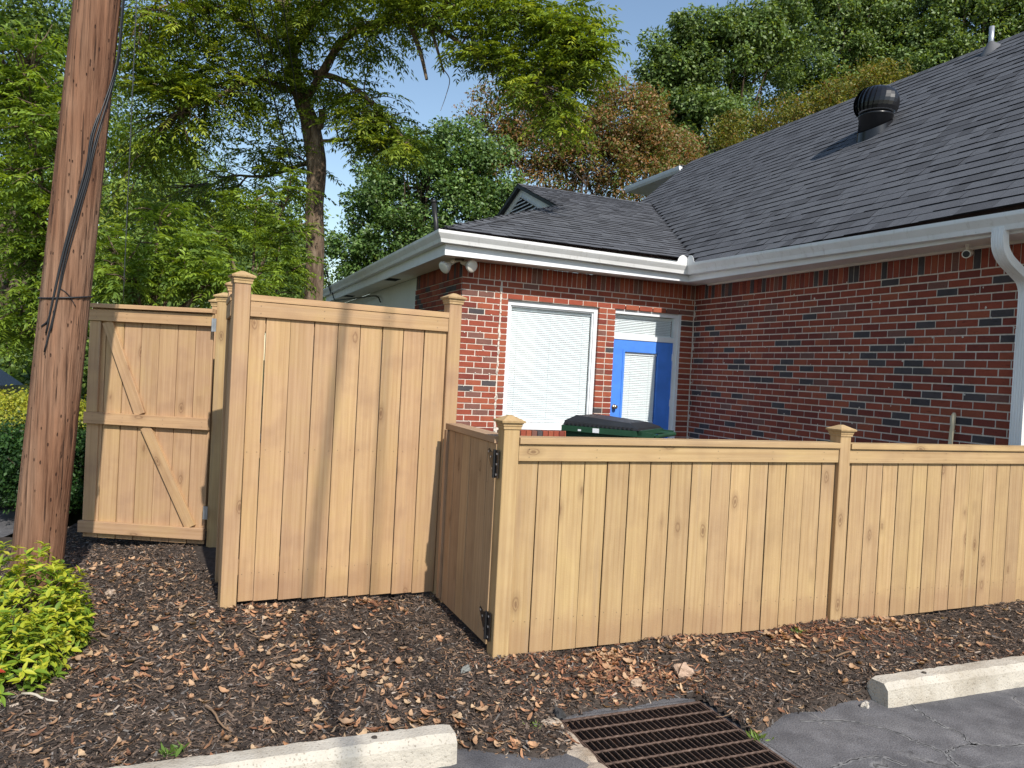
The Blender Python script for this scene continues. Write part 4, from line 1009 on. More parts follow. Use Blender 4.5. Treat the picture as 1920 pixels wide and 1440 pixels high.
elb.build('crimp', M_WHITE, ds, HM)

# roof planes
def z1(w_): return 1.512+.405*(w_+.45)+GZ
def z2(u): return 1.462+.86*(u+.42)+GZ
def z3(u): return 1.512+.405*(u+3.67)+GZ
WR = 3.834; ZR1 = z1(WR); UR2 = 3.03; ZR2 = z2(UR2)
uv_ = lambda z: (z-GZ-1.462)/.86-.42
UG = -.97
rb = MB(); U0 = -3.64; e1 = -.42
rb.add([(U0,e1,z1(e1)),(-.43,e1,z1(e1)),(uv_(ZR1),WR,ZR1),(-1.06,WR,ZR1),(-1.06,-.45+(-1.06+3.67),z1(-.45+2.61))], [(0,1,2,3,4)])
rb.add([(U0,2*WR-e1,z1(e1)),(-.43,2*WR-e1,z1(e1)),(uv_(ZR1),WR,ZR1),(-1.06,WR,ZR1),(-1.06,2*WR-(-.45+2.61),z1(-.45+2.61))], [(4,3,2,1,0)])
rb.add([(U0,e1,z3(U0)),(UG,-.45+(UG+3.67),z3(UG)),(UG,2*WR-(-.45+(UG+3.67)),z3(UG)),(U0,2*WR-e1,z3(U0))], [(0,1,2,3)])
wn_ = -LW2-.35
rb.add([(-.43,wn_,z2(-.43)),(UR2,wn_,ZR2),(UR2,4.68,ZR2),(1.27,4.68,z2(1.27)),(uv_(ZR1),WR,ZR1),(-.43,e1,z2(-.43))], [(0,1,2,3,4,5)])
rb.add([(2*UR2+.43,wn_,z2(-.43)),(UR2,wn_,ZR2),(UR2,4.68,ZR2),(2*UR2+.43,4.68,z2(-.43))], [(3,2,1,0)])
roof = rb.build('roof', M_SHBASE, hs, HM)
TABS = []                                           # (origin, ex, ey, ez, width, length, thick, material)
def shingle_rows(e_dir, s_dir, org, rows, rng, expo, par=None):
    ez = np.cross(e_dir, s_dir)
    if ez[2] < 0: ez = -ez
    for r in range(rows):
        s = r*expo; lo, hi = rng(s+expo*.45); x = lo+.0
        while x < hi-.01:
            w_ = min(random.choice([.09,.13,.17,.21,.26,.30])*random.uniform(.9,1.1), hi-x)
            th = random.choice([.007,.010,.012,.013,.014]); j = random.uniform(-.003,.003)
            TABS.append((org+e_dir*x+s_dir*(s+j), e_dir, s_dir, ez, w_-.0015, expo+.03, th, int(np.random.choice(4, p=[.40,.36,.16,.08]))))
            x += w_
k1 = math.sqrt(1+.405**2); s1 = np.array([0,1,.405])/k1
def rng1(s):
    w_ = e1+s/k1; l = -3.67+(w_+.45) if w_ < 2.16 else -1.06
    return l, uv_(z1(w_))-.0
shingle_rows(np.array([1.,0,0]), s1, np.array([0,e1,z1(e1)]), 32, rng1, .1435)
k2 = math.sqrt(1+.86**2); s2_ = np.array([1,0,.86])/k2
def rng2(s):
    u = -.43+s/k2; z = z2(u); far = (-.45+(z-GZ-1.512)/.405) if z < ZR1 else 4.68
    return -far, -wn_-.0
shingle_rows(np.array([0,-1.,0]), s2_, np.array([-.43,0,z2(-.43)]), 32, rng2, .1435)
s3 = np.array([1,0,.405])/k1
def rng3(s):
    u = U0+s/k1; lo = -.45+(u+3.67); return lo, 2*WR-lo
shingle_rows(np.array([0,1.,0]), s3, np.array([U0,0,z3(U0)]), 20, rng3, .1435)
def tab_geo(T):
    o_, ex, ey, ez, w_, ln, th, m_ = T
    P = [o_+ez*.001, o_+ex*w_+ez*.001, o_+ex*w_+ez*th, o_+ez*th, o_+ey*ln+ez*.002, o_+ex*w_+ey*ln+ez*.002]
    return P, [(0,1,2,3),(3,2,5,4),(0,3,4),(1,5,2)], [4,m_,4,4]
sc_ = []
for T in TABS:
    p, dp = project(HP(*(T[0]+T[1]*T[4]/2+T[2]*.07))); p = p[0]; q, _ = project([HP(*T[0]), HP(*(T[0]+T[1]*T[4])), HP(*(T[0]+T[2]*.143))])
    vis = -10 < p[0] < 1930 and -10 < p[1] < 560
    sc_.append((abs(np.cross(q[1]-q[0], q[2]-q[0])) if vis else 0, T))
sc_.sort(key=lambda q: -q[0]); MSH5 = M_SHING+[M_SHBASE]
key = {}
for ar, T in sc_[:300]:
    kk = (round(T[4],3), T[6], T[7])
    if kk not in key:
        P, Fc, mi = tab_geo((np.zeros(3), np.array([1.,0,0]), np.array([0,1.,0]), np.array([0,0,1.]))+T[4:]); key[kk] = mesh_from('shingle', P, Fc, MSH5, midx=mi)
    place(bpy.data.objects.new('shingle', key[kk]), roof, HM @ frame(T[0], T[1], T[2], T[3]))
mb = MB()
for ar, T in sc_[300:]:
    P, Fc, mi = tab_geo(T); b = len(mb.V); mb.V += [tuple(p) for p in P]; mb.F += [tuple(i+b for i in f) for f in Fc]; mb.I += mi
tag(mb.build('shingles', MSH5, roof, HM), kind='stuff')
def ridge_caps(A, B, nl, nr, step=.145):
    """bent cap pieces from A up to B"""
    A, B = np.array(A, float), np.array(B, float); L = np.linalg.norm(B-A); d = (B-A)/L
    sl = unit(nl-d*(nl@d)); sr = unit(nr-d*(nr@d)); upv = unit(-(sl+sr))
    P = [sl*.14, np.zeros(3), sr*.14]; off = upv*.012
    V = [p+off+upv*.006 for p in P]+[p+d*.2+off for p in P]+[p+off-upv*.004 for p in P]
    base = np.array(V)
    me = [mesh_from('ridge_cap', base, [(0,1,4,3),(1,2,5,4),(6,7,1,0),(7,8,2,1)], [M_SHING[q], M_SHBASE], midx=[0,0,1,1]) for q in range(4)]
    for i in range(int(L/step)):
        place(bpy.data.objects.new('ridge_cap', me[random.randrange(4)]), roof, HM @ Matrix.Translation(A+d*step*i))
ridge_caps((UR2,-5.2,ZR2),(UR2,4.6,ZR2), np.array([-1,0,-.86]), np.array([1,0,-.86]))
ridge_caps((uv_(ZR1)-.05,WR,ZR1),(-1.05,WR,ZR1), np.array([0,-1,-.405]), np.array([0,1,-.405]))
ridge_caps((U0+.06,-.36,z1(-.36)),(-1.08,-.45+2.59,z1(-.45+2.59)), np.array([0,-1,-.405]), np.array([-1,0,-.405]))
# metal in the valley
vb = MB(); A = np.array((-.41,-.40,z2(-.41)+.018)); B = np.array((uv_(ZR1),WR,ZR1+.02)); vb.tube([A,B], .006, 5)
vb.build('valley_line', M_SHBASE, roof, HM)
# dutch gable with louvre
zb_ = z3(UG)-.02; gb = MB(); hwid = (ZR1-.05-zb_)/.405
gb.prism([(WR-hwid, zb_),(WR+hwid, zb_),(WR, ZR1-.05)], 'x', UG-.004, UG+.03)
gable = gb.build('gable', simple('grey_white_gable', (.88,.90,.91,1), .6, .25, .05), hs, HM)
lz0, lz1 = zb_+.115, ZR1-.215; lw = (lz1-lz0)/.405
MB().prism([(WR-lw, lz0),(WR+lw, lz0),(WR, lz1)], 'x', UG-.010, UG-.0045).build('louvre_dark_backing', M_DARK, gable, HM)  # no hole is cut; a black sheet gives the shade behind the slats
for i in range(5):
    z = lz0+.012+i*(lz1-lz0)/5.2; hw_ = (lz1-z-.03)/.405
    if hw_ > .05: MB().prism([(UG-.034,z-.002),(UG-.011,z+.026),(UG-.011,z+.032),(UG-.034,z+.006)], 'y', WR-hw_, WR+hw_).build('louvre_slat', M_TRIM, gable, HM)
lfm = MB()
for sg_ in (-1, 1):
    A, B = np.array((UG-.02, WR+sg_*(lw+.04), lz0-.015)), np.array((UG-.02, WR, lz1+.012)); lfm.tube([A, B], .016, 4)
lfm.tube([(UG-.02,WR-lw-.04,lz0-.012),(UG-.02,WR+lw+.04,lz0-.012)], .014, 4); lfm.build('louvre_frame', M_TRIM, gable, HM)
rk = MB()
for sg_ in (-1, 1):
    A = np.array((-1.05, WR, ZR1-.004)); B = np.array((-1.05, WR+sg_*1.70, ZR1-.004-.405*1.70)); t_ = unit(B-A); nn = np.cross(t_, (1,0,0)); nn = nn if nn[2] < 0 else -nn
    P = [A, B, B+nn*.055, A+np.array([0,0,-.06])]; rk.add([p+np.array([-.008,0,0]) for p in P]+[p+np.array([.07,0,0]) for p in P], [(3,2,1,0),(4,5,6,7)]+[(i,(i+1)%4,4+(i+1)%4,4+i) for i in range(4)])
rk.build('rake_board', simple('black_drip_edge', (.012,.012,.013,1), .5, .3), hs, HM)
# higher eave at the back of the house, seen past the main rake
ue = MB(); zu = 4.255+GZ
ue.prism([(2.86,zu+.10),(2.86,zu+.12),(2.94,zu+.125),(2.96,zu),(2.90,zu),(2.87,zu+.05)], 'y', 4.80, 6.95); ue.box(2.96,3.75,4.80,6.95,zu+.002,zu+.02); ue.box(3.70,3.8,4.80,6.95,1.5+GZ,zu)
eu = ue.build('rear_eave', M_TRIM, hs, HM)
MB().prism([(2.90,zu+.126),(2.90,zu+.14),(3.8,zu+.20),(3.8,zu+.18)], 'y', 4.78, 6.97).build('rear_roof', M_SHING[0], eu, HM)

# ------------------------------------------------------------------ fittings on the house
M_BLKGLOSS = simple('black_enamel', (.011,.011,.013,1), .28, .5, .2, 10)
TB = HP(1.64,-1.27,z2(1.64)); tv = thing('turbine_vent', 'black turbine roof vent with a ribbed dome on the main roof', 'roof vent', tuple(TB), PSI); tm = WM[tv.name]
b = MB()
ring = []
for i in range(32):
    a = 2*math.pi*i/32; x, y = (.205*math.cos(a)), .205*math.sin(a); ring.append((x, y, .86*x-.03))
b.V = ring+[(x*.98, y*.98, .07+.10*x/.19) for x, y, _ in ring]; b.F = [(i,(i+1)%32,32+(i+1)%32,32+i) for i in range(32)]; b.I = [0]*32
b.build('base', M_BLKGLOSS, tv, tm, smooth=True)
MB().lathe([(.196,-.02),(.192,.17),(.204,.175),(.204,.198),(.192,.202),(.192,.225)], 40).build('neck', M_BLKGLOSS, tv, tm, smooth=True)
b = MB(); nf = 26
for i in range(nf):
    a0 = 2*math.pi*i/nf
    for t0 in range(9):
        def P(t, off): 
            th = (-.62+1.95*t/9); r = .245*math.cos(th)**.62*(1+off*.08); a = a0+off*.30+.30*(t/9)
            return (r*math.cos(a), r*math.sin(a), .345+.20*math.sin(th))
        b.add([P(t0,0), P(t0,1), P(t0+1,1), P(t0+1,0)], [(0,1,2,3)])
dm = b.build('dome', M_BLKGLOSS, tv, tm, smooth=True)
MB().lathe([(.19,.225),(.205,.24),(.19,.25)], 32).build('dome_ring', M_GALV, tv, tm); MB().lathe([(.09,.535),(.085,.552),(.02,.559)], 24).build('top_plate', M_BLKGLOSS, tv, tm); MB().lathe([(.165,.22),(.19,.33),(.15,.46),(.05,.50)], 24).build('inner_dome', M_BLACKMETAL, tv, tm)
b = MB(); b.V = [(x, y, .86*x+.012) for x, y in ((-.30,-.27),(.30,-.27),(.30,.27),(-.30,.27))]; b.F = [(0,1,2,3)]; b.I = [0]; b.build('flashing', M_SHING[2], tv, tm)
PV = HP(2.86,-1.84,z2(2.86)); pv = thing('vent_pipe', 'grey plumbing vent pipe with flashing near the roof ridge', 'vent pipe', tuple(PV), PSI)
MB().lathe([(.030,-.02),(.030,.30),(.024,.30),(.024,.1)], 16).build('pipe', M_GALV, pv, WM[pv.name], smooth=True); b = MB()
b.V = [(.105*math.cos(a), .105*math.sin(a), .86*.105*math.cos(a)+.012) for a in np.linspace(0,2*math.pi,24,endpoint=False)]+[(.034*math.cos(a), .034*math.sin(a), .11) for a in np.linspace(0,2*math.pi,24,endpoint=False)]
b.F = [(i,(i+1)%24,24+(i+1)%24,24+i) for i in range(24)]; b.I = [0]*24; b.build('flashing', simple('lead_flashing', (.12,.12,.125,1), .6, .3), pv, WM[pv.name], smooth=True)
BPp = HP(-3.02,1.86,z3(-3.02)); o = thing('vent_pipe', 'slanted black pipe sticking up behind the left eave', 'vent pipe', tuple(BPp), PSI)
MB().tube([(0,0,-.1),(-.02,.05,.25),(-.05,.12,.56)], .035, 14).build('pipe', M_BLACKPL, o, WM[o.name], smooth=True); MB().tube([(-.048,.115,.535),(-.052,.125,.575)], .043, 14).build('cap', M_BLACKPL, o, WM[o.name], smooth=True)
# twin floodlight under the corner
FL = HP(-3.322,-.09,ZSOF); fl = thing('floodlight', 'twin bulb floodlight under the white eave corner', 'floodlight', tuple(FL), PSI); fm = WM[fl.name]
MB().lathe([(.05,-.022),(.055,-.004),(.055,0)], 20).build('mount', simple('tarnished_bronze', (.10,.075,.055,1), .6, .4), fl, fm, smooth=True)
def bulb(base, dirv):
    dirv = unit(dirv); x = unit(np.cross(dirv, UP)); y = np.cross(x, dirv); mw = fm @ frame(base, x, -y, dirv) @ Matrix.Scale(1.25, 4)
    s = MB().tube([(0,0,-.07),(0,0,.0)], .022, 12).build('socket', M_SOFFIT, fl, mw)
    g = MB().lathe([(.020,.0),(.028,.02),(.050,.055),(.060,.085),(.060,.092)], 20).build('bulb', simple('bulb_glass', (.62,.60,.55,1), .2, .5), fl, mw, smooth=True)
    MB().lathe([(.058,.0925),(.050,.098),(.02,.102),(.001,.103)], 20).build('lens', simple('bulb_lens', (.80,.76,.66,1), .12, .6), g, mw, smooth=True)
bulb((.075,-.035,-.055), (.30,-.85,-.30)); bulb((-.10,.02,-.06), (-.75,-.30,-.55))
b = MB().tube([(0,0,-.02),(.05,-.015,-.04),(.075,-.035,-.055)], .010, 8); b.tube([(0,0,-.02),(-.06,.01,-.04),(-.10,.02,-.06)], .010, 8); b.build('arm', M_SOFFIT, fl, fm)
# bullet camera
CM = HP(-.15,-3.99,ZSOF); sc_c = thing('security_camera', 'small white bullet camera under the soffit by the downspout', 'security camera', tuple(CM), PSI); cm = WM[sc_c.name]
b = MB().tube([(0,0,0),(0,0,-.03),(.01,-.01,-.055)], [.022,.012,.010], 12); b.build('bracket', M_SOFFIT, sc_c, cm)
ax = unit(np.array([-.85,-.48,-.22])); A = np.array([.05,.02,-.062])
MB().tube([A, A+ax*.15], .034, 20).build('body', M_SOFFIT, sc_c, cm, smooth=False); MB().tube([A+ax*.151, A+ax*.154], .026, 20).build('lens', M_BLACKMETAL, sc_c, cm)
# broom leaning on the wall
BT = HP(-.03,-3.87,-.150+GZ); BBt = HP(-.13,-3.86,.12)
br = thing('broom', 'wooden broom handle leaning on the shaded brick wall', 'broom', tuple(BBt))
V, Fc = tube_vf([BBt+(BT-BBt)*q for q in (0,.3,.6,.985,1)], [.019,.019,.019,.019,.010], 12); mob('handle', V, Fc, simple('pale_handle_wood', (.66,.55,.36,1), .6, .3), br, smooth=True)
b = MB(); b.box(-.15,.15,-.02,.02,-.02,.03); b.box(-.15,.15,-.015,.015,-.12,-.0205, 1); b.build('head', [M_BLACKPL, simple('straw', (.35,.24,.1,1))], br, frame(BBt, D2, D1, UP))
# wheeled bin
BA, BB2 = np.array([.405,6.02]), np.array([1.11,5.64]); ex = unit([*(BB2-BA), 0]); ey = np.array([-ex[1], ex[0], 0])
bo = np.array([*BA, .06]); wb = thing('wheeled_bin', 'green wheeled bin with black lid behind the low fence', 'bin', tuple(bo+ex*.35+ey*.3)); bmw = frame(bo, ex, ey, UP) @ Matrix.Diagonal((.88,.95,1,1))
zr = -.405+GZ-.06
def taper(x0,x1,y0,y1,z0,z1,k): 
    cx, cy = (x0+x1)/2, (y0+y1)/2; b = MB()
    V = [(cx+(x-cx)*k, cy+(y-cy)*k, z0) for x, y in ((x0,y0),(x1,y0),(x1,y1),(x0,y1))]+[(x,y,z1) for x, y in ((x0,y0),(x1,y0),(x1,y1),(x0,y1))]
    b.add(V, [(3,2,1,0),(4,5,6,7)]+[(i,(i+1)%4,4+(i+1)%4,4+i) for i in range(4)]); return b
taper(.03,.66,.03,.57,.0,zr-.03,.84).build('body', M_GREENPL, wb, bmw)
b = MB(); b.box(0,.70,0,.60,zr-.032,zr+.012); b.build('rim', M_GREENPL, wb, bmw)
b = MB(); hx0, hx1 = .015, .72
b.add([(hx0,.0,zr+.014),(hx1,.0,zr+.014),(hx1,.60,zr+.014),(hx0,.60,zr+.014),(hx0+.01,.01,zr+.05),(hx1-.02,.01,zr+.03),(hx1-.02,.59,zr+.03),(hx0+.01,.59,zr+.05),(.10,.08,zr+.092),(.60,.09,zr+.062),(.60,.51,zr+.062),(.10,.52,zr+.092)],
      [(3,2,1,0),(0,1,5,4),(1,2,6,5),(2,3,7,6),(3,0,4,7),(4,5,9,8),(5,6,10,9),(6,7,11,10),(7,4,8,11),(8,9,10,11)])
for q in range(16): b.box(.05+q*.04,.065+q*.04,-.004,.0,zr+.018,zr+.034)
b.build('lid', M_BLACKPL, wb, bmw)
b = MB(); b.tube([(.86,.06,zr-.02),(.86,.54,zr-.02)], .016, 10); b.tube([(.68,.09,zr-.015),(.86,.09,zr-.02)], .014, 8); b.tube([(.68,.51,zr-.015),(.86,.51,zr-.02)], .014, 8); b.box(.70,.74,.02,.58,zr-.02,zr+.016); b.build('handle', M_GREENPL, wb, bmw)
b = MB(); b.box(.70,.84,.02,.045,zr-.035,zr+.005); b.box(.70,.84,.555,.58,zr-.035,zr+.005); b.build('handle_bracket', M_GREENPL, wb, bmw)
for y in (.05, .55):
    b = MB(); V, Fc = tube_vf([(.66,y-.03,.12),(.66,y+.03,.12)], .12, 20); b.add(V, Fc); b.build('wheel', M_BLACKPL, wb, bmw)
b = MB(); b.box(.30,.36,-.0025,-.0005,zr-.028,zr+.006); b.box(.16,.19,-.0025,-.0005,zr-.025,zr-.012); b.build('sticker', M_TRIM, wb, bmw)
# service cables from the far eave up to the pole
HE = HP(-3.66,6.9,1.36+GZ)
for i, (dx, dz, lab) in enumerate(((0,0,'thickest'),(.25,.10,'second thickest'),(.5,.05,'rightmost thin one'),(-.2,.2,'leftmost thin one'))):
    A = np.array(HE)+np.array([0,0,.04*i]); B = np.array([-3.1+dx, 5.2, 8.3+dz*4+.35*i]); P = [A+(B-A)*q+np.array([0,0,-.55*math.sin(math.pi*q)*(.8+.1*i)]) for q in np.linspace(0,1,30)]
    V, Fc = tube_vf(P, [.010,.007,.006,.005][i], 5); o = mob('service_cable', V, Fc, M_CABLE, smooth=True); tag(o, lab+' of the black overhead cables rising from the far white eave', 'cable', 'overhead service cables')
V, Fc = tube_vf(smooth_pts([HE+np.array([0,0,.1]), HE+np.array([.1,-.1,-.12]), HP(-3.60,6.4,1.20+GZ), HP(-3.40,5.2,1.18+GZ), HP(-3.30,4.4,1.16+GZ), HP(-3.26,4.2,1.05+GZ)],6), .012, 7); o = mob('drip_loop_cable', V, Fc, M_CABLE, smooth=True); tag(o, 'black cable loop drooping under the far white eave', 'cable')

# overhead lines running past above the lot; their soft shadows cross the tall panel
SD = np.array(sdir)
for i, (pa, pb, ta, tb, r, lab) in enumerate((((642,600),(576,1120),8.5,11,.022,'thick overhead line passing above the lot towards the camera'), ((735,600),(716,1100),10,12,.013,'thinner overhead line beside the thick one above the lot'))):
    A = at(pa[0],pa[1],4.75)+SD*ta; B = at(pb[0],pb[1],4.62)+SD*tb; d = unit(B-A); P = [A+d*q for q in np.linspace(-9,14,12)]
    V, Fc = tube_vf(P, r, 6); o = mob('service_cable', V, Fc, M_CABLE, smooth=True); tag(o, lab, 'cable')
# ------------------------------------------------------------------ vegetation
def nrm(a): return a/(np.linalg.norm(a, axis=-1, keepdims=True)+1e-9)
def leaves_vf(p, d, n_, ln, wd):
    """one folded diamond per leaf: base p, direction d, normal n_"""
    s = nrm(np.cross(n_, d)); ln = ln[:,None]; wd = wd[:,None]
    V = np.stack([p, p+d*ln*.42+s*wd*.5+n_*wd*.14, p+d*ln-n_*ln*.06, p+d*ln*.42-s*wd*.5+n_*wd*.14], 1).reshape(-1,3)
    return V, np.arange(len(p)*4).reshape(-1,4)
def leafcols(n, pal, pw, var=.22):
    pal = np.array(pal, float); c = pal[np.random.choice(len(pal), n, p=np.array(pw)/sum(pw))]
    return c*np.random.uniform(1-var, 1+var, (n,1))
def plain_leaves(C, Rr, per, ln, wd, pal, pw, up=.5, down=.25, flat=.75, out=.5, fill=.75):
    """C clump centres, Rr radii -> leaves gathered on the outside of each clump"""
    k = len(C); n = k*per; ci = np.repeat(np.arange(k), per)
    q = nrm(np.random.normal(size=(n,3))); rad = np.random.rand(n)**(1/2.2)*(1-fill)+fill*np.random.uniform(.55,1.05,n)
    off = q*(rad*Rr[ci])[:,None]*np.array([1,1,flat]); p = C[ci]+off
    nn = nrm(np.random.normal(size=(n,3))*.75+np.array([0,0,up])+q*out+np.array(sdir)*.25); d = np.random.normal(size=(n,3))+q*.7+np.array([0,0,-down]); d = nrm(d-nn*(d*nn).sum(1)[:,None])
    l = ln*np.random.uniform(.6,1.3,n); V, Fq = leaves_vf(p, d, nn, l, l*wd)
    tone = np.random.uniform(.82,1.18,k)[ci][:,None]
    return V, Fq, np.repeat(leafcols(n, pal, pw)*tone, 4, 0)
def pinnate(base, dirs, length, pairs, ll, lw, pal, pw, droop=.35):
    """compound leaves; base/dirs: (N,3)"""
    N = len(base); up = np.array([0,0,1.]); side = nrm(np.cross(dirs, up)+np.random.normal(size=(N,3))*.15)
    nn = nrm(np.cross(side, dirs)); P = []; D = []; Nn = []; Ls = []
    for k in range(pairs*2+1):
        last = k == pairs*2; t = 1.0 if last else .22+.76*(k//2)/(pairs-1); sg = 0 if last else (1 if k % 2 else -1)
        p = base+dirs*length[:,None]*t-up*(droop*length*t*t)[:,None]
        tang = nrm(dirs-up*(2*droop*t)); dd = nrm(tang*(1.0 if last else .55)+side*sg*.9-up*.22+np.random.normal(size=(N,3))*.16)
        m = nrm(nn+np.random.normal(size=(N,3))*.28); m = nrm(m-dd*(m*dd).sum(1)[:,None])
        P.append(p); D.append(dd); Nn.append(m); Ls.append(ll*(1-.35*abs(t-.55))*np.random.uniform(.8,1.2,N))
    P = np.concatenate(P); D = np.concatenate(D); Nn = np.concatenate(Nn); Ls = np.concatenate(Ls)
    V, Fq = leaves_vf(P, D, Nn, Ls, Ls*lw); c = np.tile(leafcols(N, pal, pw), (pairs*2+1, 1))
    return V, Fq, np.repeat(c, 4, 0)
def branch_mesh(runs, seg=7):
    VV = []; FF = []; nb = 0
    for P, r in runs:
        V, Fc = tube_vf(P, r, seg, False); VV.append(np.array(V)); FF.append(np.array(Fc)+nb); nb += len(V)
    return np.concatenate(VV), np.concatenate(FF)
def limb(A, B, sag=.15, n=9, jit=.08):
    A, B = np.array(A, float), np.array(B, float); L = np.linalg.norm(B-A); ph = np.random.uniform(0,6,3)
    return np.array([A+(B-A)*t+np.array([math.sin(t*5+ph[0])*jit*L*.5, math.sin(t*5+ph[1])*jit*L*.5, sag*L*math.sin(math.pi*t)+math.sin(t*7+ph[2])*jit*L*.3]) for t in np.linspace(0,1,n)])

# --- tree helper for plain leaved trees
GREEN = ([(.055,.12,.022),(.075,.155,.028),(.10,.20,.035),(.04,.09,.02)], [3,3,2,2])
def round_tree(name, label, foot, top, blobs, clumps, per, ln, wd, pal, cr=(.35,.75), tr=.18, stems=1, group=None, up=.5, spread=.25):
    """blobs: list of (x,y,z, rx,ry,rz) ellipsoids that carry the leaf clumps"""
    t = thing(name, label, 'tree', tuple(foot), 0, group); foot = np.array(foot, float); top = np.array(top, float)
    vol = np.array([b[3]*b[4]*b[5] for b in blobs])**.7; C = []
    for i in np.random.choice(len(blobs), clumps, p=vol/vol.sum()):
        b = blobs[i]; q = np.random.normal(size=3); q /= np.linalg.norm(q); r = np.random.uniform(.35,1.0)**.5
        C.append(np.array(b[:3])+q*r*np.array(b[3:]))
    C = np.array(C); Rr = np.random.uniform(cr[0], cr[1], len(C))
    V, Fq, cc = plain_leaves(C, Rr, per, ln, wd, pal[0], pal[1], up)
    mob('crown', V, Fq, M_LEAFG, t, cols=cc)
    runs = []
    for s in range(stems):
        off = np.array([np.random.uniform(-1,1), np.random.uniform(-1,1), 0])*spread*(stems > 1); tp = top+off*4*(stems > 1)
        P = limb(foot+off*.4, tp, 0, 10, .03); runs.append((P, np.linspace(tr, tr*.05, 10)))
        for c in C[np.random.choice(len(C), min(len(C), 34//stems+6), False)]:
            k = np.random.randint(3, 9); runs.append((limb(P[k], c, .06, 7, .06), np.linspace(tr*.22, tr*.03, 7)))
    V, Fq = branch_mesh(runs); mob('trunk', V, Fq, M_TWIG, t, smooth=True)
    return t

# --- the walnut: pinnate leaves, limbs laid out as in the picture
WAL = ([(.17,.235,.03),(.23,.30,.036),(.12,.175,.026),(.31,.36,.045),(.075,.12,.022)], [3,3,2,1.4,1.6])
def pinnate_tree(name, label, trunk, tr, limbs, sprays, length, pairs, ll, lw, pal, bare=(), bark_m=None, dens=1.35):
    t = thing(name, label, 'tree', tuple(trunk[0])); TP = smooth_pts(trunk, 6); runs = []
    rad = np.interp(np.linspace(0,1,len(TP)), np.linspace(0,1,len(tr)), tr)
    V, Fc = tube_vf(TP, rad, 26, False); V = np.array(V)
    for i in range(len(V)):                          # ridged bark
        a = (i % 26)*2*math.pi/26; ax = TP[i//26]; dv = V[i]-ax; V[i] = ax+dv*(1+.05*math.sin(7*a+3*math.sin(ax[2]*2))+.04*math.sin(11*a-ax[2]*5))
    mob('trunk', V, np.array(Fc), bark_m or M_BARK, t, smooth=True)
    LP = []
    for P, r0, r1 in list(limbs)+list(bare):
        Q = smooth_pts(P, 6); runs.append((Q, np.linspace(r0, r1, len(Q))))
    for P, r0, r1 in limbs: LP.append(smooth_pts(P, 6))
    AL = np.concatenate(LP); B = []; Dv = []
    for (c, rx, ry, rz, n) in sprays:                # n twigs in an ellipsoid about c, each with a handful of leaves
        c = np.array(c)
        for _ in range(int(n*dens)):
            q = np.random.normal(size=3); q = q/np.linalg.norm(q)*np.random.rand()**(1/2.5); tip = c+q*np.array([rx,ry,rz])
            near = AL[np.argmin(((AL-tip)**2).sum(1)+np.random.uniform(0,.6,len(AL)))]
            if np.linalg.norm(near-tip) > 2.6: near = tip+(near-tip)*2.6/np.linalg.norm(near-tip)*np.random.uniform(.25,.6)
            Q = limb(near, tip, .08, 6, .06)
            if np.random.rand() < .55: runs.append((Q, np.linspace(.013, .004, 6)))
            out = nrm(tip-near+np.random.normal(size=3)*.25)
            for k in range(np.random.randint(4,8)):
                f = np.random.uniform(.45,1); b_ = near+(tip-near)*f; a = np.random.uniform(0,2*np.pi)
                d = nrm(out*.5+np.array([math.cos(a), math.sin(a), .12])*.9+np.random.normal(size=3)*.15); B.append(b_); Dv.append(d)
    B = np.array(B); Dv = np.array(Dv); V, Fq, cc = pinnate(B, Dv, length*np.random.uniform(.65,1.2,len(B)), pairs, ll, lw, pal[0], pal[1])
    mob('crown', V, Fq, M_LEAF, t, cols=cc)
    V, Fq = branch_mesh(runs); mob('limbs', V, Fq, bark_m or M_BARK, t, smooth=True)
    return t
D0 = 12.3
tk = [at(586,640,D0), at(588,560,D0), at(590,470,D0), at(590,380,D0), at(593,300,D0), at(581,230,D0), at(563,180,D0), at(548,110,D0), at(538,30,D0), at(530,-80,D0), at(520,-250,D0)]
tk[0][2] = -.05
lim = [([at(570,195,12.3), at(640,80,11.9), at(700,47,11.5), at(768,38,11.2), at(800,45,11.0), at(850,-10,10.6), at(930,-90,10.2)], .065, .03),
       ([at(768,38,11.2), at(835,62,10.9), at(895,108,10.7), at(955,142,10.5), at(1010,168,10.3)], .04, .008),
       ([at(810,35,11.0), at(900,-5,10.7), at(980,25,10.5), at(1060,70,10.3), at(1120,110,10.2)], .035, .008),
       ([at(583,135,12.3), at(640,150,12), at(690,185,11.8), at(730,230,11.6), at(772,275,11.5)], .055, .012),
       ([at(590,265,12.3), at(680,262,12.0), at(740,262,11.7), at(775,262,11.6)], .03, .006),
       ([at(560,175,12.3), at(480,150,11.8), at(400,185,11.3), at(340,205,11.0)], .06, .012),
       ([at(550,110,12.3), at(450,40,11.6), at(350,10,11.0), at(270,20,10.6)], .06, .012),
       ([at(590,300,12.4), at(500,330,12.8), at(430,330,13.2), at(380,360,13.5)], .035, .008),
       ([at(548,100,12.3), at(600,20,11.5), at(660,-60,10.8)], .06, .02), ([at(535,20,12.3), at(450,-80,11.4), at(380,-160,10.8)], .06, .02)]
dead = [([at(765,36,11.2), at(778,70,11.1), at(790,105,11.05), at(800,149,11)], .045, .022), ([at(808,52,11.0), at(822,100,10.95), at(832,135,10.9)], .028, .012), ([at(832,130,10.9), at(843,150,10.9), at(836,180,10.9), at(826,208,10.9)], .008, .003), ([at(600,240,12.2), at(603,222,12.1), at(603,204,12.05)], .055, .05)]
def S(x, y, Y, wx, wy, dz, n): return (at(x,y,Y), wx/F_PX*Y, dz, wy/F_PX*Y, n)
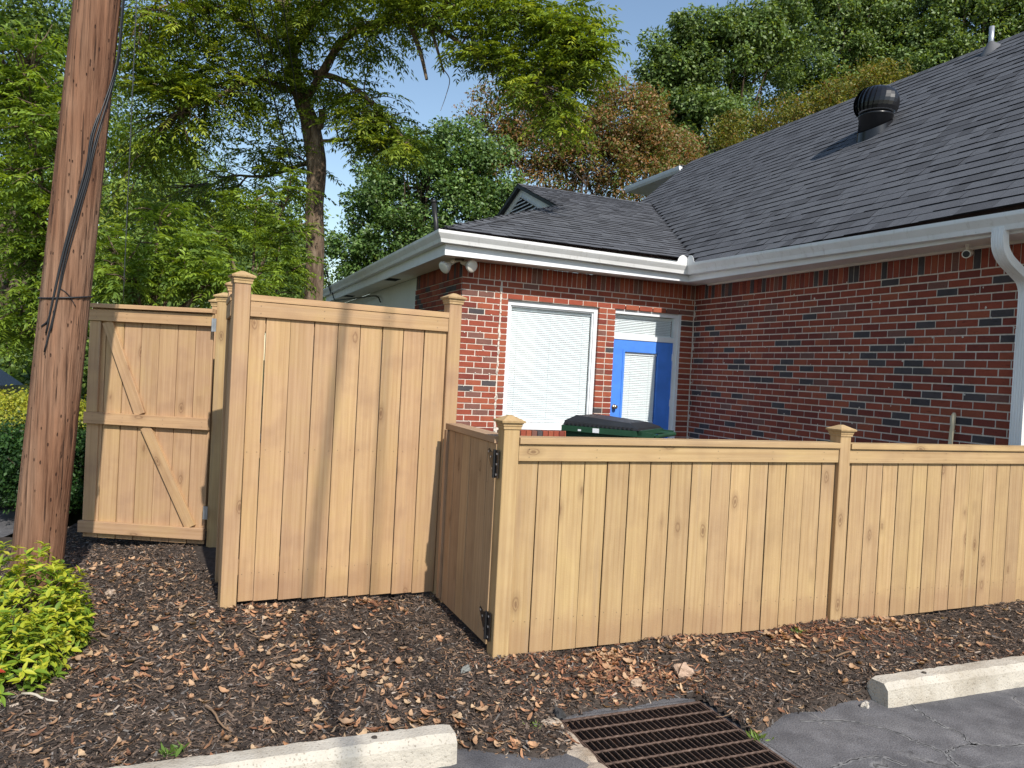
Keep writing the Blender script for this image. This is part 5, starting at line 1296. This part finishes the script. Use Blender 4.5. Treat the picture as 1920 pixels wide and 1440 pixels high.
spr = [S(330,60,11.0,130,75,.9,46), S(460,45,11.6,110,65,.9,46), S(600,40,11.6,110,60,.9,44), S(720,15,11.2,100,50,.7,30), S(690,90,11.8,60,45,.5,14),
       S(840,30,10.9,100,45,.6,34), S(960,35,10.5,110,50,.6,46), S(1070,60,10.3,75,60,.5,40), S(1095,110,10.2,50,42,.4,22), S(930,110,10.6,75,45,.5,26), S(1000,165,10.4,65,42,.5,18), S(1065,210,10.2,32,55,.3,14), S(1020,120,10.4,60,35,.4,16),
       S(410,150,11.4,100,60,.8,38), S(300,150,10.9,80,60,.7,26), S(250,110,10.7,55,70,.6,24), S(540,150,12.2,80,60,.7,28), S(640,190,12.0,70,50,.5,22), S(710,215,11.8,65,50,.5,26), S(700,265,11.7,80,35,.5,26), S(765,285,11.5,35,30,.3,9),
       S(340,250,11.4,90,50,.7,26), S(470,240,12.2,90,50,.8,22), S(520,300,12.4,60,40,.6,12), S(430,330,13.2,90,45,.7,16), S(560,330,12.8,45,45,.5,8), S(270,320,11.6,70,70,.7,18), S(350,400,12.6,90,50,.8,16), S(215,420,11.8,45,90,.6,14),
       S(700,-80,10.5,200,70,1.5,40), S(450,-100,10.5,220,80,1.5,40)]
wt = pinnate_tree('walnut_tree', 'tall walnut tree with feathery drooping leaves and dark trunk behind the tall fence', tk, [.18,.145,.14,.14,.155,.135,.11,.09,.08,.065,.05], lim, spr, .42, 6, .105, .30, WAL, dead)

# --- bright feathery saplings either side of the pole
def sapling(label, foot, zt, sprays, length=.40, pal=WAL, n=0):
    foot = np.array(foot, float); tp = foot+np.array([.15,.1,zt*.72]); tr = [foot, foot+(tp-foot)*.35+np.array([.08,0,0]), foot+(tp-foot)*.7+np.array([-.08,0,0]), tp]
    lm = [([tr[1]+(tr[2]-tr[1])*f, (tr[1]+(tr[2]-tr[1])*f+np.array(s[0]))/2+np.array([0,0,.2]), s[0]], .035, .008) for f, s in zip(np.linspace(.0,1,len(sprays)), sprays)]
    return pinnate_tree('sapling', label, tr, [.07,.055,.035,.006], lm, sprays, length, 6, .10, .31, pal)
SAP = ([(.17,.25,.032),(.23,.32,.04),(.11,.175,.027),(.07,.12,.022)], [3,2.6,2,1.4])
sapling('bright green feathery sapling at the left edge behind the pole', (-5.9,9.6,0), 6.4, [S(50,120,9.4,75,100,.6,30), S(105,230,9.2,65,80,.5,26), S(30,300,9.5,70,90,.6,26), S(70,400,9.4,80,75,.6,30), S(40,500,9.6,80,70,.6,26), S(90,560,9.6,55,60,.5,18), S(30,620,9.8,60,50,.5,18), S(10,180,9.6,60,80,.6,18)], .38, SAP)
sapling('yellow green feathery sapling rising just behind the open gate', (-4.3,8.9,0), 3.6, [S(250,520,8.8,70,45,.5,22), S(330,470,9.2,80,45,.5,24), S(400,520,9.0,75,40,.5,22), S(210,470,9.0,40,60,.4,12), S(300,400,9.6,70,40,.5,10), S(470,540,9.4,60,35,.5,14)], .36, SAP)
sapling('loose green sapling between the open gate and the walnut trunk', (-3.9,11.0,0), 4.2, [S(530,440,11,60,50,.5,16), S(480,380,11.2,60,45,.5,12), S(545,510,10.8,45,45,.4,14), S(420,440,11.2,60,50,.5,16), S(545,360,11.4,35,40,.4,6)], .36, SAP)

# --- background trees (px, py, depth) -> ellipsoids
def E(x, y, Y, rx, ry, dz=None): 
    p = at(x,y,Y); a = rx/F_PX*Y; return (p[0],p[1],p[2], a, dz or a*.8, ry/F_PX*Y)
def foot_at(x, Y): p = at(x,690,Y); p[2] = 0; return p
PEAR = ([(.085,.155,.035),(.14,.23,.06),(.25,.34,.13),(.045,.09,.022)], [3,3,1.2,2.2])
round_tree('pear_tree', 'dense rounded dark green tree behind the gable roof', foot_at(790,21), at(800,300,21), [E(800,380,21,120,110), E(860,290,20.6,70,60), E(720,420,21,80,90), E(880,400,20.6,80,80), E(660,470,21,50,60), E(790,260,20.8,60,35), E(920,330,20.4,50,70), E(700,340,21,50,45)], 380, 150, .10, .62, PEAR, (.24,.5), .22)
BRN = ([(.21,.115,.05),(.27,.16,.065),(.16,.145,.045),(.13,.185,.045),(.32,.14,.06)], [2.6,2.2,2.2,2.8,.7])
round_tree('crape_myrtle', 'brownish tree with thin upright stems behind the wing roof', foot_at(1060,24), at(1060,230,24), [E(960,210,24,90,60), E(1070,180,24,110,60), E(1180,230,24,80,70), E(1230,290,24,70,50), E(1100,290,23.6,110,50), E(1180,340,23.6,90,35), E(930,270,24,50,50), E(1010,360,23.4,70,25), E(900,330,23.4,50,50), E(1140,250,23.5,90,50), E(1020,270,23.8,80,50)], 460, 130, .10, .55, BRN, (.28,.6), .11, 7, up=.5, spread=.55)
round_tree('crape_myrtle', 'small rust brown tree rising at the left end of the main roof', foot_at(1270,27), at(1240,250,27), [E(1250,290,26,50,45), E(1200,270,26,45,50), E(1290,300,25.5,35,30)], 120, 130, .10, .55, BRN, (.28,.55), .10, 4, spread=.4)
DKG = ([(.095,.155,.038),(.145,.215,.06),(.23,.30,.11),(.05,.085,.022)], [3,3,1.6,2])
for lab, X, Y, bl, cl in (('tall leafy tree against the sky left of the main roof vent', 1370, 36, [E(1340,110,36,90,80), E(1400,70,36,75,60), E(1290,170,36,70,80), E(1330,240,35,90,60), E(1460,50,36,60,50), E(1250,200,36,45,60), E(1230,110,36,30,40), E(1290,60,36,40,35)], 330),
                          ('broad dark tree behind the ridge above the roof vent', 1600, 40, [E(1560,110,40,110,100), E(1620,40,40,110,70), E(1680,120,39,90,70), E(1500,180,39,90,70), E(1560,-40,40,120,60), E(1700,20,40,80,70)], 360),
                          ('large green tree at the top right corner behind the roof', 1830, 38, [E(1800,60,38,100,80), E(1880,30,38,90,70), E(1760,130,37,70,50), E(1940,60,38,80,70), E(1840,-50,38,120,70)], 300)):
    round_tree('oak_tree', lab, foot_at(X,Y), at(X,120,Y), bl, int(cl*1.25), 150, .19, .55, DKG, (.40,.85), .35, group='tall trees behind the main roof')
YEL = ([(.16,.16,.024),(.20,.18,.03),(.11,.14,.022),(.22,.13,.035)], [3,2,2,1])
for lab, X, bl in (('yellow green shrub top peeping over the middle of the main roof ridge', 1450, [E(1400,255,26,70,35), E(1480,225,26,60,35), E(1340,285,26,50,25)]), ('golden green shrub top beside the turbine vent at the ridge', 1600, [E(1560,190,26,60,35), E(1630,150,26,55,35), E(1520,215,26,50,30), E(1670,140,26,30,25)])):
    round_tree('tall_shrub', lab, foot_at(X,26), at(X,230,26), bl, 85, 110, .10, .5, YEL, (.3,.6), .09, 4, 'shrubs behind the main roof', spread=.3)
BGR = ([(.085,.145,.03),(.135,.205,.042),(.21,.29,.06),(.045,.085,.02)], [3,3,2,2])
for lab, X, Y, bl, cl in (('shaded background tree left of the utility pole', 40, 22, [E(40,100,22,120,110), E(20,300,22,120,120), E(90,420,21,110,90), E(30,560,21,130,80), E(90,30,22,110,60)], 230),
                          ('dark background tree between the pole and the walnut trunk', 330, 24, [E(330,430,23,130,90), E(250,330,24,100,80), E(420,510,22,140,60), E(240,520,22,110,70), E(360,560,20,200,40)], 290),
                          ('pale green background tree just left of the walnut trunk', 510, 28, [E(500,500,27,100,70), E(540,420,28,60,50), E(450,440,28,70,50), E(580,540,26,60,40)], 170),
                          ('low leafy thicket beyond the hedge at the left edge', 20, 15, [E(20,640,15,90,60), E(90,660,15,80,50), E(-60,620,15,80,70), E(150,650,15,60,55), E(30,710,14,90,30), E(130,720,14,80,30)], 150),
                          ('distant tree filling the gap behind the sapling', 200, 34, [E(180,250,34,90,90), E(270,200,34,80,60), E(140,120,34,80,90), E(330,300,34,70,50)], 120)):
    round_tree('background_tree', lab, foot_at(X,Y), at(X,350,Y), bl, cl, 130, .15, .5, BGR, (.5,1.0), .25, group='background trees left of the house')

# --- clipped hedge left, with a sunny yellow top
hd = thing('hedge', 'clipped dark green hedge with yellow new growth on top behind the pole', 'hedge', (-4.75,7.6,.05))
def hedge_leaves(n):
    c = np.array([-5.0,7.75,.05]); half = np.array([1.25,.75,0]); hgt = .98
    th = np.random.uniform(0,2*np.pi,n); f = np.random.rand(n)
    z = np.where(f < .42, hgt+np.random.normal(0,.05,n), np.random.uniform(.16,hgt,n)); rr = np.where(f < .42, np.random.rand(n)**.5, 1+np.random.normal(0,.06,n))
    sq = 1/np.maximum(np.abs(np.cos(th))**2.6+np.abs(np.sin(th))**2.6, 1e-6)**(1/2.6); rnd = np.where(z > hgt-.25, 1-.18*np.clip((z-hgt+.25)/.25,0,1)**2, 1.0)*np.where(z < .4, .9, 1)
    lump = 1+.07*np.sin(5*th+z*4)+.05*np.sin(9*th-z*7)
    p = c+np.stack([np.cos(th)*sq*half[0]*rr*rnd*lump, np.sin(th)*sq*half[1]*rr*rnd*lump, z+.06*np.sin(7*np.cos(th)*rr*2)*(f<.42)-.22*(f<.42)*(rr**3)], 1)
    out = nrm(np.stack([np.cos(th), np.sin(th), np.where(f < .42, 1.6, .25)], 1)); nn = nrm(out+np.random.normal(size=(n,3))*.6); d = nrm(np.random.normal(size=(n,3))+np.array([0,0,.5])); d = nrm(d-nn*(d*nn).sum(1)[:,None])
    l = np.random.uniform(.02,.04,n); V, Fq = leaves_vf(p, d, nn, l, l*.55)
    new = np.clip((p[:,2]-.84+.10*np.random.normal(size=n))/.12, 0, 1)[:,None]; dk = leafcols(n, [(.02,.05,.014),(.03,.07,.018),(.014,.035,.01)], [3,2,2]); yl = leafcols(n, [(.34,.34,.03),(.27,.31,.035),(.40,.36,.04)], [2,2,1])
    return V, Fq, np.repeat(dk*(1-new)+yl*new, 4, 0)
V, Fq, cc = hedge_leaves(52000); mob('foliage', V, Fq, M_LEAF, hd, cols=cc)
b = MB(); b.box(-6.0,-4.0,7.2,8.25,.12,.80); b.build('core_block', simple('hedge_core', (.018,.02,.01,1), .95, .05, .4, 8), hd)  # solid near black box fills the hedge behind its leaves
b = MB()
for i in range(14): x, y = random.uniform(-6,-4.0), random.uniform(7.3,8.2); b.tube([(x,y,-.05),(x+.05,y,.25)], .015, 6)
b.build('stems', M_TWIG, hd)
# second, lower hedge behind the gate leaf's left edge
V = []; n = 24000
hd2 = thing('shrub', 'dark leafy shrub between the pole and the open gate', 'shrub', (-4.2,6.9,.05))
C_ = np.stack([np.random.uniform(-4.55,-3.75,120), np.random.uniform(6.65,7.4,120), np.random.uniform(.25,.85,120)], 1)
V, Fq, cc = plain_leaves(C_, np.random.uniform(.12,.22,120), 170, .035, .55, [(.02,.055,.014),(.035,.085,.02),(.06,.13,.03)], [3,2,1]); mob('foliage', V, Fq, M_LEAF, hd2, cols=cc)
runs = [(limb((-4.2+random.uniform(-.2,.2),6.95,.0), c, .05, 6, .05), np.linspace(.014,.004,6)) for c in C_[:30]]; V, Fq = branch_mesh(runs, 5); mob('stems', V, Fq, M_TWIG, hd2)

# --- golden green bush in the lower left corner: big pointed leaves, the front ones singly
bs = thing('golden_bush', 'bright yellow green leafy bush in the lower left corner', 'bush', (-2.35,3.62,.08))
def bush_leaf(name, ln, wd, seed):
    rs = np.random.RandomState(seed); V = []; Fc = []; k = 5
    for i in range(k+1):
        t = i/k; h_ = wd/2*(math.sin(math.pi*t**.8))**.9 if 0 < t < 1 else .0005; z = -.22*ln*t*t+.05*ln*t
        for s in (-1,0,1): V.append((s*h_, t*ln, z+(abs(s)*h_*.35)))
    for i in range(k):
        for q in (0,1): Fc.append((i*3+q,i*3+q+1,i*3+q+4,i*3+q+3))
    return V, Fc
BCOL = [(.38,.42,.035),(.44,.46,.04),(.28,.36,.035),(.17,.27,.03),(.48,.45,.06),(.11,.19,.025)]
BL = []
for i in range(12):
    V, Fc = bush_leaf('leaf', random.uniform(.034,.060), random.uniform(.014,.023), i); c = np.array(BCOL[i % 6])
    if i == 11: c = np.array((.42,.05,.03))
    BL.append((mesh_from('leaf', V, Fc, M_LEAF, smooth=True, cols=np.tile(c,(len(V),1))), np.array(V), np.array(Fc), c))
tips = []
rs = np.random.RandomState(5)
def bush_surface():
    """points on a lumpy mound"""
    lob = [(-2.42,3.98,.10,.28,.30,.50),(-2.68,3.95,.10,.34,.34,.52),(-2.20,3.46,.06,.22,.26,.37),(-2.44,3.42,.06,.28,.30,.42),(-2.20,3.78,.08,.15,.22,.34),(-2.88,3.6,.08,.35,.5,.50),(-2.28,4.04,.1,.13,.14,.32)]
    l = lob[rs.choice(len(lob), p=[.19,.17,.17,.17,.13,.10,.07])]; q = rs.normal(size=3); q /= np.linalg.norm(q); q[2] = abs(q[2])
    r = rs.uniform(.70,1.0); return np.array(l[:3])+q*np.array(l[3:])*r, q, r
for i in range(1350):
    p, q, r = bush_surface(); tips.append((p, q, r))
ALL = []
for p, q, r in tips:
    ax = nrm(q*.7+np.array([0,0,.75])+rs.normal(size=3)*.25)
    for k in range(rs.randint(4,8)):
        a = rs.uniform(0,2*np.pi); x = nrm(np.cross(ax,[.3,.5,.8])); y = np.cross(ax,x); d = nrm(x*math.cos(a)+y*math.sin(a)+ax*rs.uniform(.1,.8)); n_ = nrm(ax-d*(ax@d)+rs.normal(size=3)*.15); n_ = nrm(n_-d*(n_@d))
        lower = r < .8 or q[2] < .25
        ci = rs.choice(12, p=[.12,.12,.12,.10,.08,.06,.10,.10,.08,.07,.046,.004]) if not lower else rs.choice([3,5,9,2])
        ALL.append((p-ax*rs.uniform(0,.03), d, n_, ci, rs.uniform(.7,1.15)))
def lmw(L): p, d, n_, ci, s = L; return frame(p, np.cross(d, n_), d, n_) @ Matrix.Scale(s, 4)
pxs, dep = project([L[0] for L in ALL])
order = sorted(range(len(ALL)), key=lambda i: (dep[i] if (0 < pxs[i][0] < 300 and 900 < pxs[i][1] < 1440) else 99))
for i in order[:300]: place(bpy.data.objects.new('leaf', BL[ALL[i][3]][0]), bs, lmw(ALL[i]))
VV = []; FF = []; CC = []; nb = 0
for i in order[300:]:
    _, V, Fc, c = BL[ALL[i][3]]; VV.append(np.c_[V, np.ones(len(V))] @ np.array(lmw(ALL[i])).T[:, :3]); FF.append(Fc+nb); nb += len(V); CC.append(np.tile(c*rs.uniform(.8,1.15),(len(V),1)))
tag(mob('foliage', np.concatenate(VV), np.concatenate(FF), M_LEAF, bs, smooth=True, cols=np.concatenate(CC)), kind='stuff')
runs = [(limb((-2.4+rs.uniform(-.25,.3),3.7+rs.uniform(-.3,.3),.03), p-q*.02, .05, 6, .06), np.linspace(.006,.002,6)) for p, q, r in tips[:120]]
V, Fq = branch_mesh(runs, 5); mob('stems', V, Fq, M_TWIG, bs)
# small weeds
def weed(label, px, py, z, n, ln, col):
    P = atz(px, py, z); P[2] = max(float(mulch_z(P[0],P[1])), 0); t = thing('weed', label, 'weed', tuple(P)); N = n
    a = np.random.uniform(0,2*np.pi,N); d = nrm(np.stack([np.cos(a),np.sin(a),np.random.uniform(.3,1.4,N)],1)); nn = nrm(np.cross(d, np.random.normal(size=(N,3)))); p = P+np.random.normal(size=(N,3))*np.array([.02,.02,0]); l = ln*np.random.uniform(.6,1.3,N)
    V, Fq = leaves_vf(p, d, nn, l, l*.28); mob('blades', V, Fq, M_LEAF, t, cols=np.repeat(leafcols(N,[col],[1]),4,0))
weed('small green weed at the left kerb stop', 325, 1412, .04, 26, .05, (.14,.24,.05)); weed('tiny green weeds at the foot of the low fence', 1500, 1180, .12, 30, .03, (.16,.26,.06)); weed('tuft of grass at the right corner of the drain grate', 1425, 1378, .02, 24, .04, (.18,.26,.06)); weed('pale sprig of weed at the low fence corner of the grate', 1000, 1360, .02, 16, .03, (.18,.26,.06))

# --- dark car parked beyond the hedge
cr = thing('parked_car', 'black car parked beyond the hedge at the left edge', 'car', (-7.85,9.9,.06), R_(4)); cm_ = WM[cr.name]
M_CAR = simple('black_car_paint', (.010,.010,.012,1), .22, .5, .1); b = MB()
side = [(-2.2,.35),(-2.25,.62),(-2.15,.86),(-1.65,.95),(-1.0,1.38),(-.2,1.46),(.55,1.40),(1.05,1.02),(1.75,.90),(2.10,.74),(2.18,.50),(2.12,.32)]
hwd = lambda z: .86 if z < .95 else .86-.42*(z-.95)
V = [(x, s*hwd(z), z) for s in (-1,1) for x, z in side]; n = len(side)
b.add(V, [tuple(range(n)), tuple(range(2*n-1,n-1,-1))]+[(i,n+i,n+(i+1)%n,(i+1)%n) for i in range(n)]); b.build('body', M_CAR, cr, cm_)
for s in (-1,1):
    for x0, x1, x2, x3 in ((-.95,-.88,-.18,-.18),(-.1,-.1,.48,.92)):
        MB().add([(x0,s*.865,.98),(x3 if x3 > 0 else -.18,s*.865,.98),(x2,s*.70,1.36),(x1,s*.70,1.34)], [(0,1,2,3)]).build('side_window', M_BLKGLOSS, cr, cm_)
    for x in (-1.4, 1.35):
        wv, wf_ = tube_vf([(x,s*.66,.31),(x,s*.88,.31)], .31, 24); wh = MB().add(wv, wf_).build('wheel', M_BLACKPL, cr, cm_)
        rv, rf = tube_vf([(x,s*.87,.31),(x,s*.89,.31)], .2, 20); MB().add(rv, rf).build('rim', M_GALV, wh, cm_)
    MB().box(2.08,2.17,s*.62-.14,s*.62+.14,.58,.72).build('headlight', M_TRIM, cr, cm_); MB().box(-2.26,-2.2,s*.62-.14,s*.62+.14,.62,.80).build('tail_light', simple('red_lens', (.4,.02,.02,1)), cr, cm_)
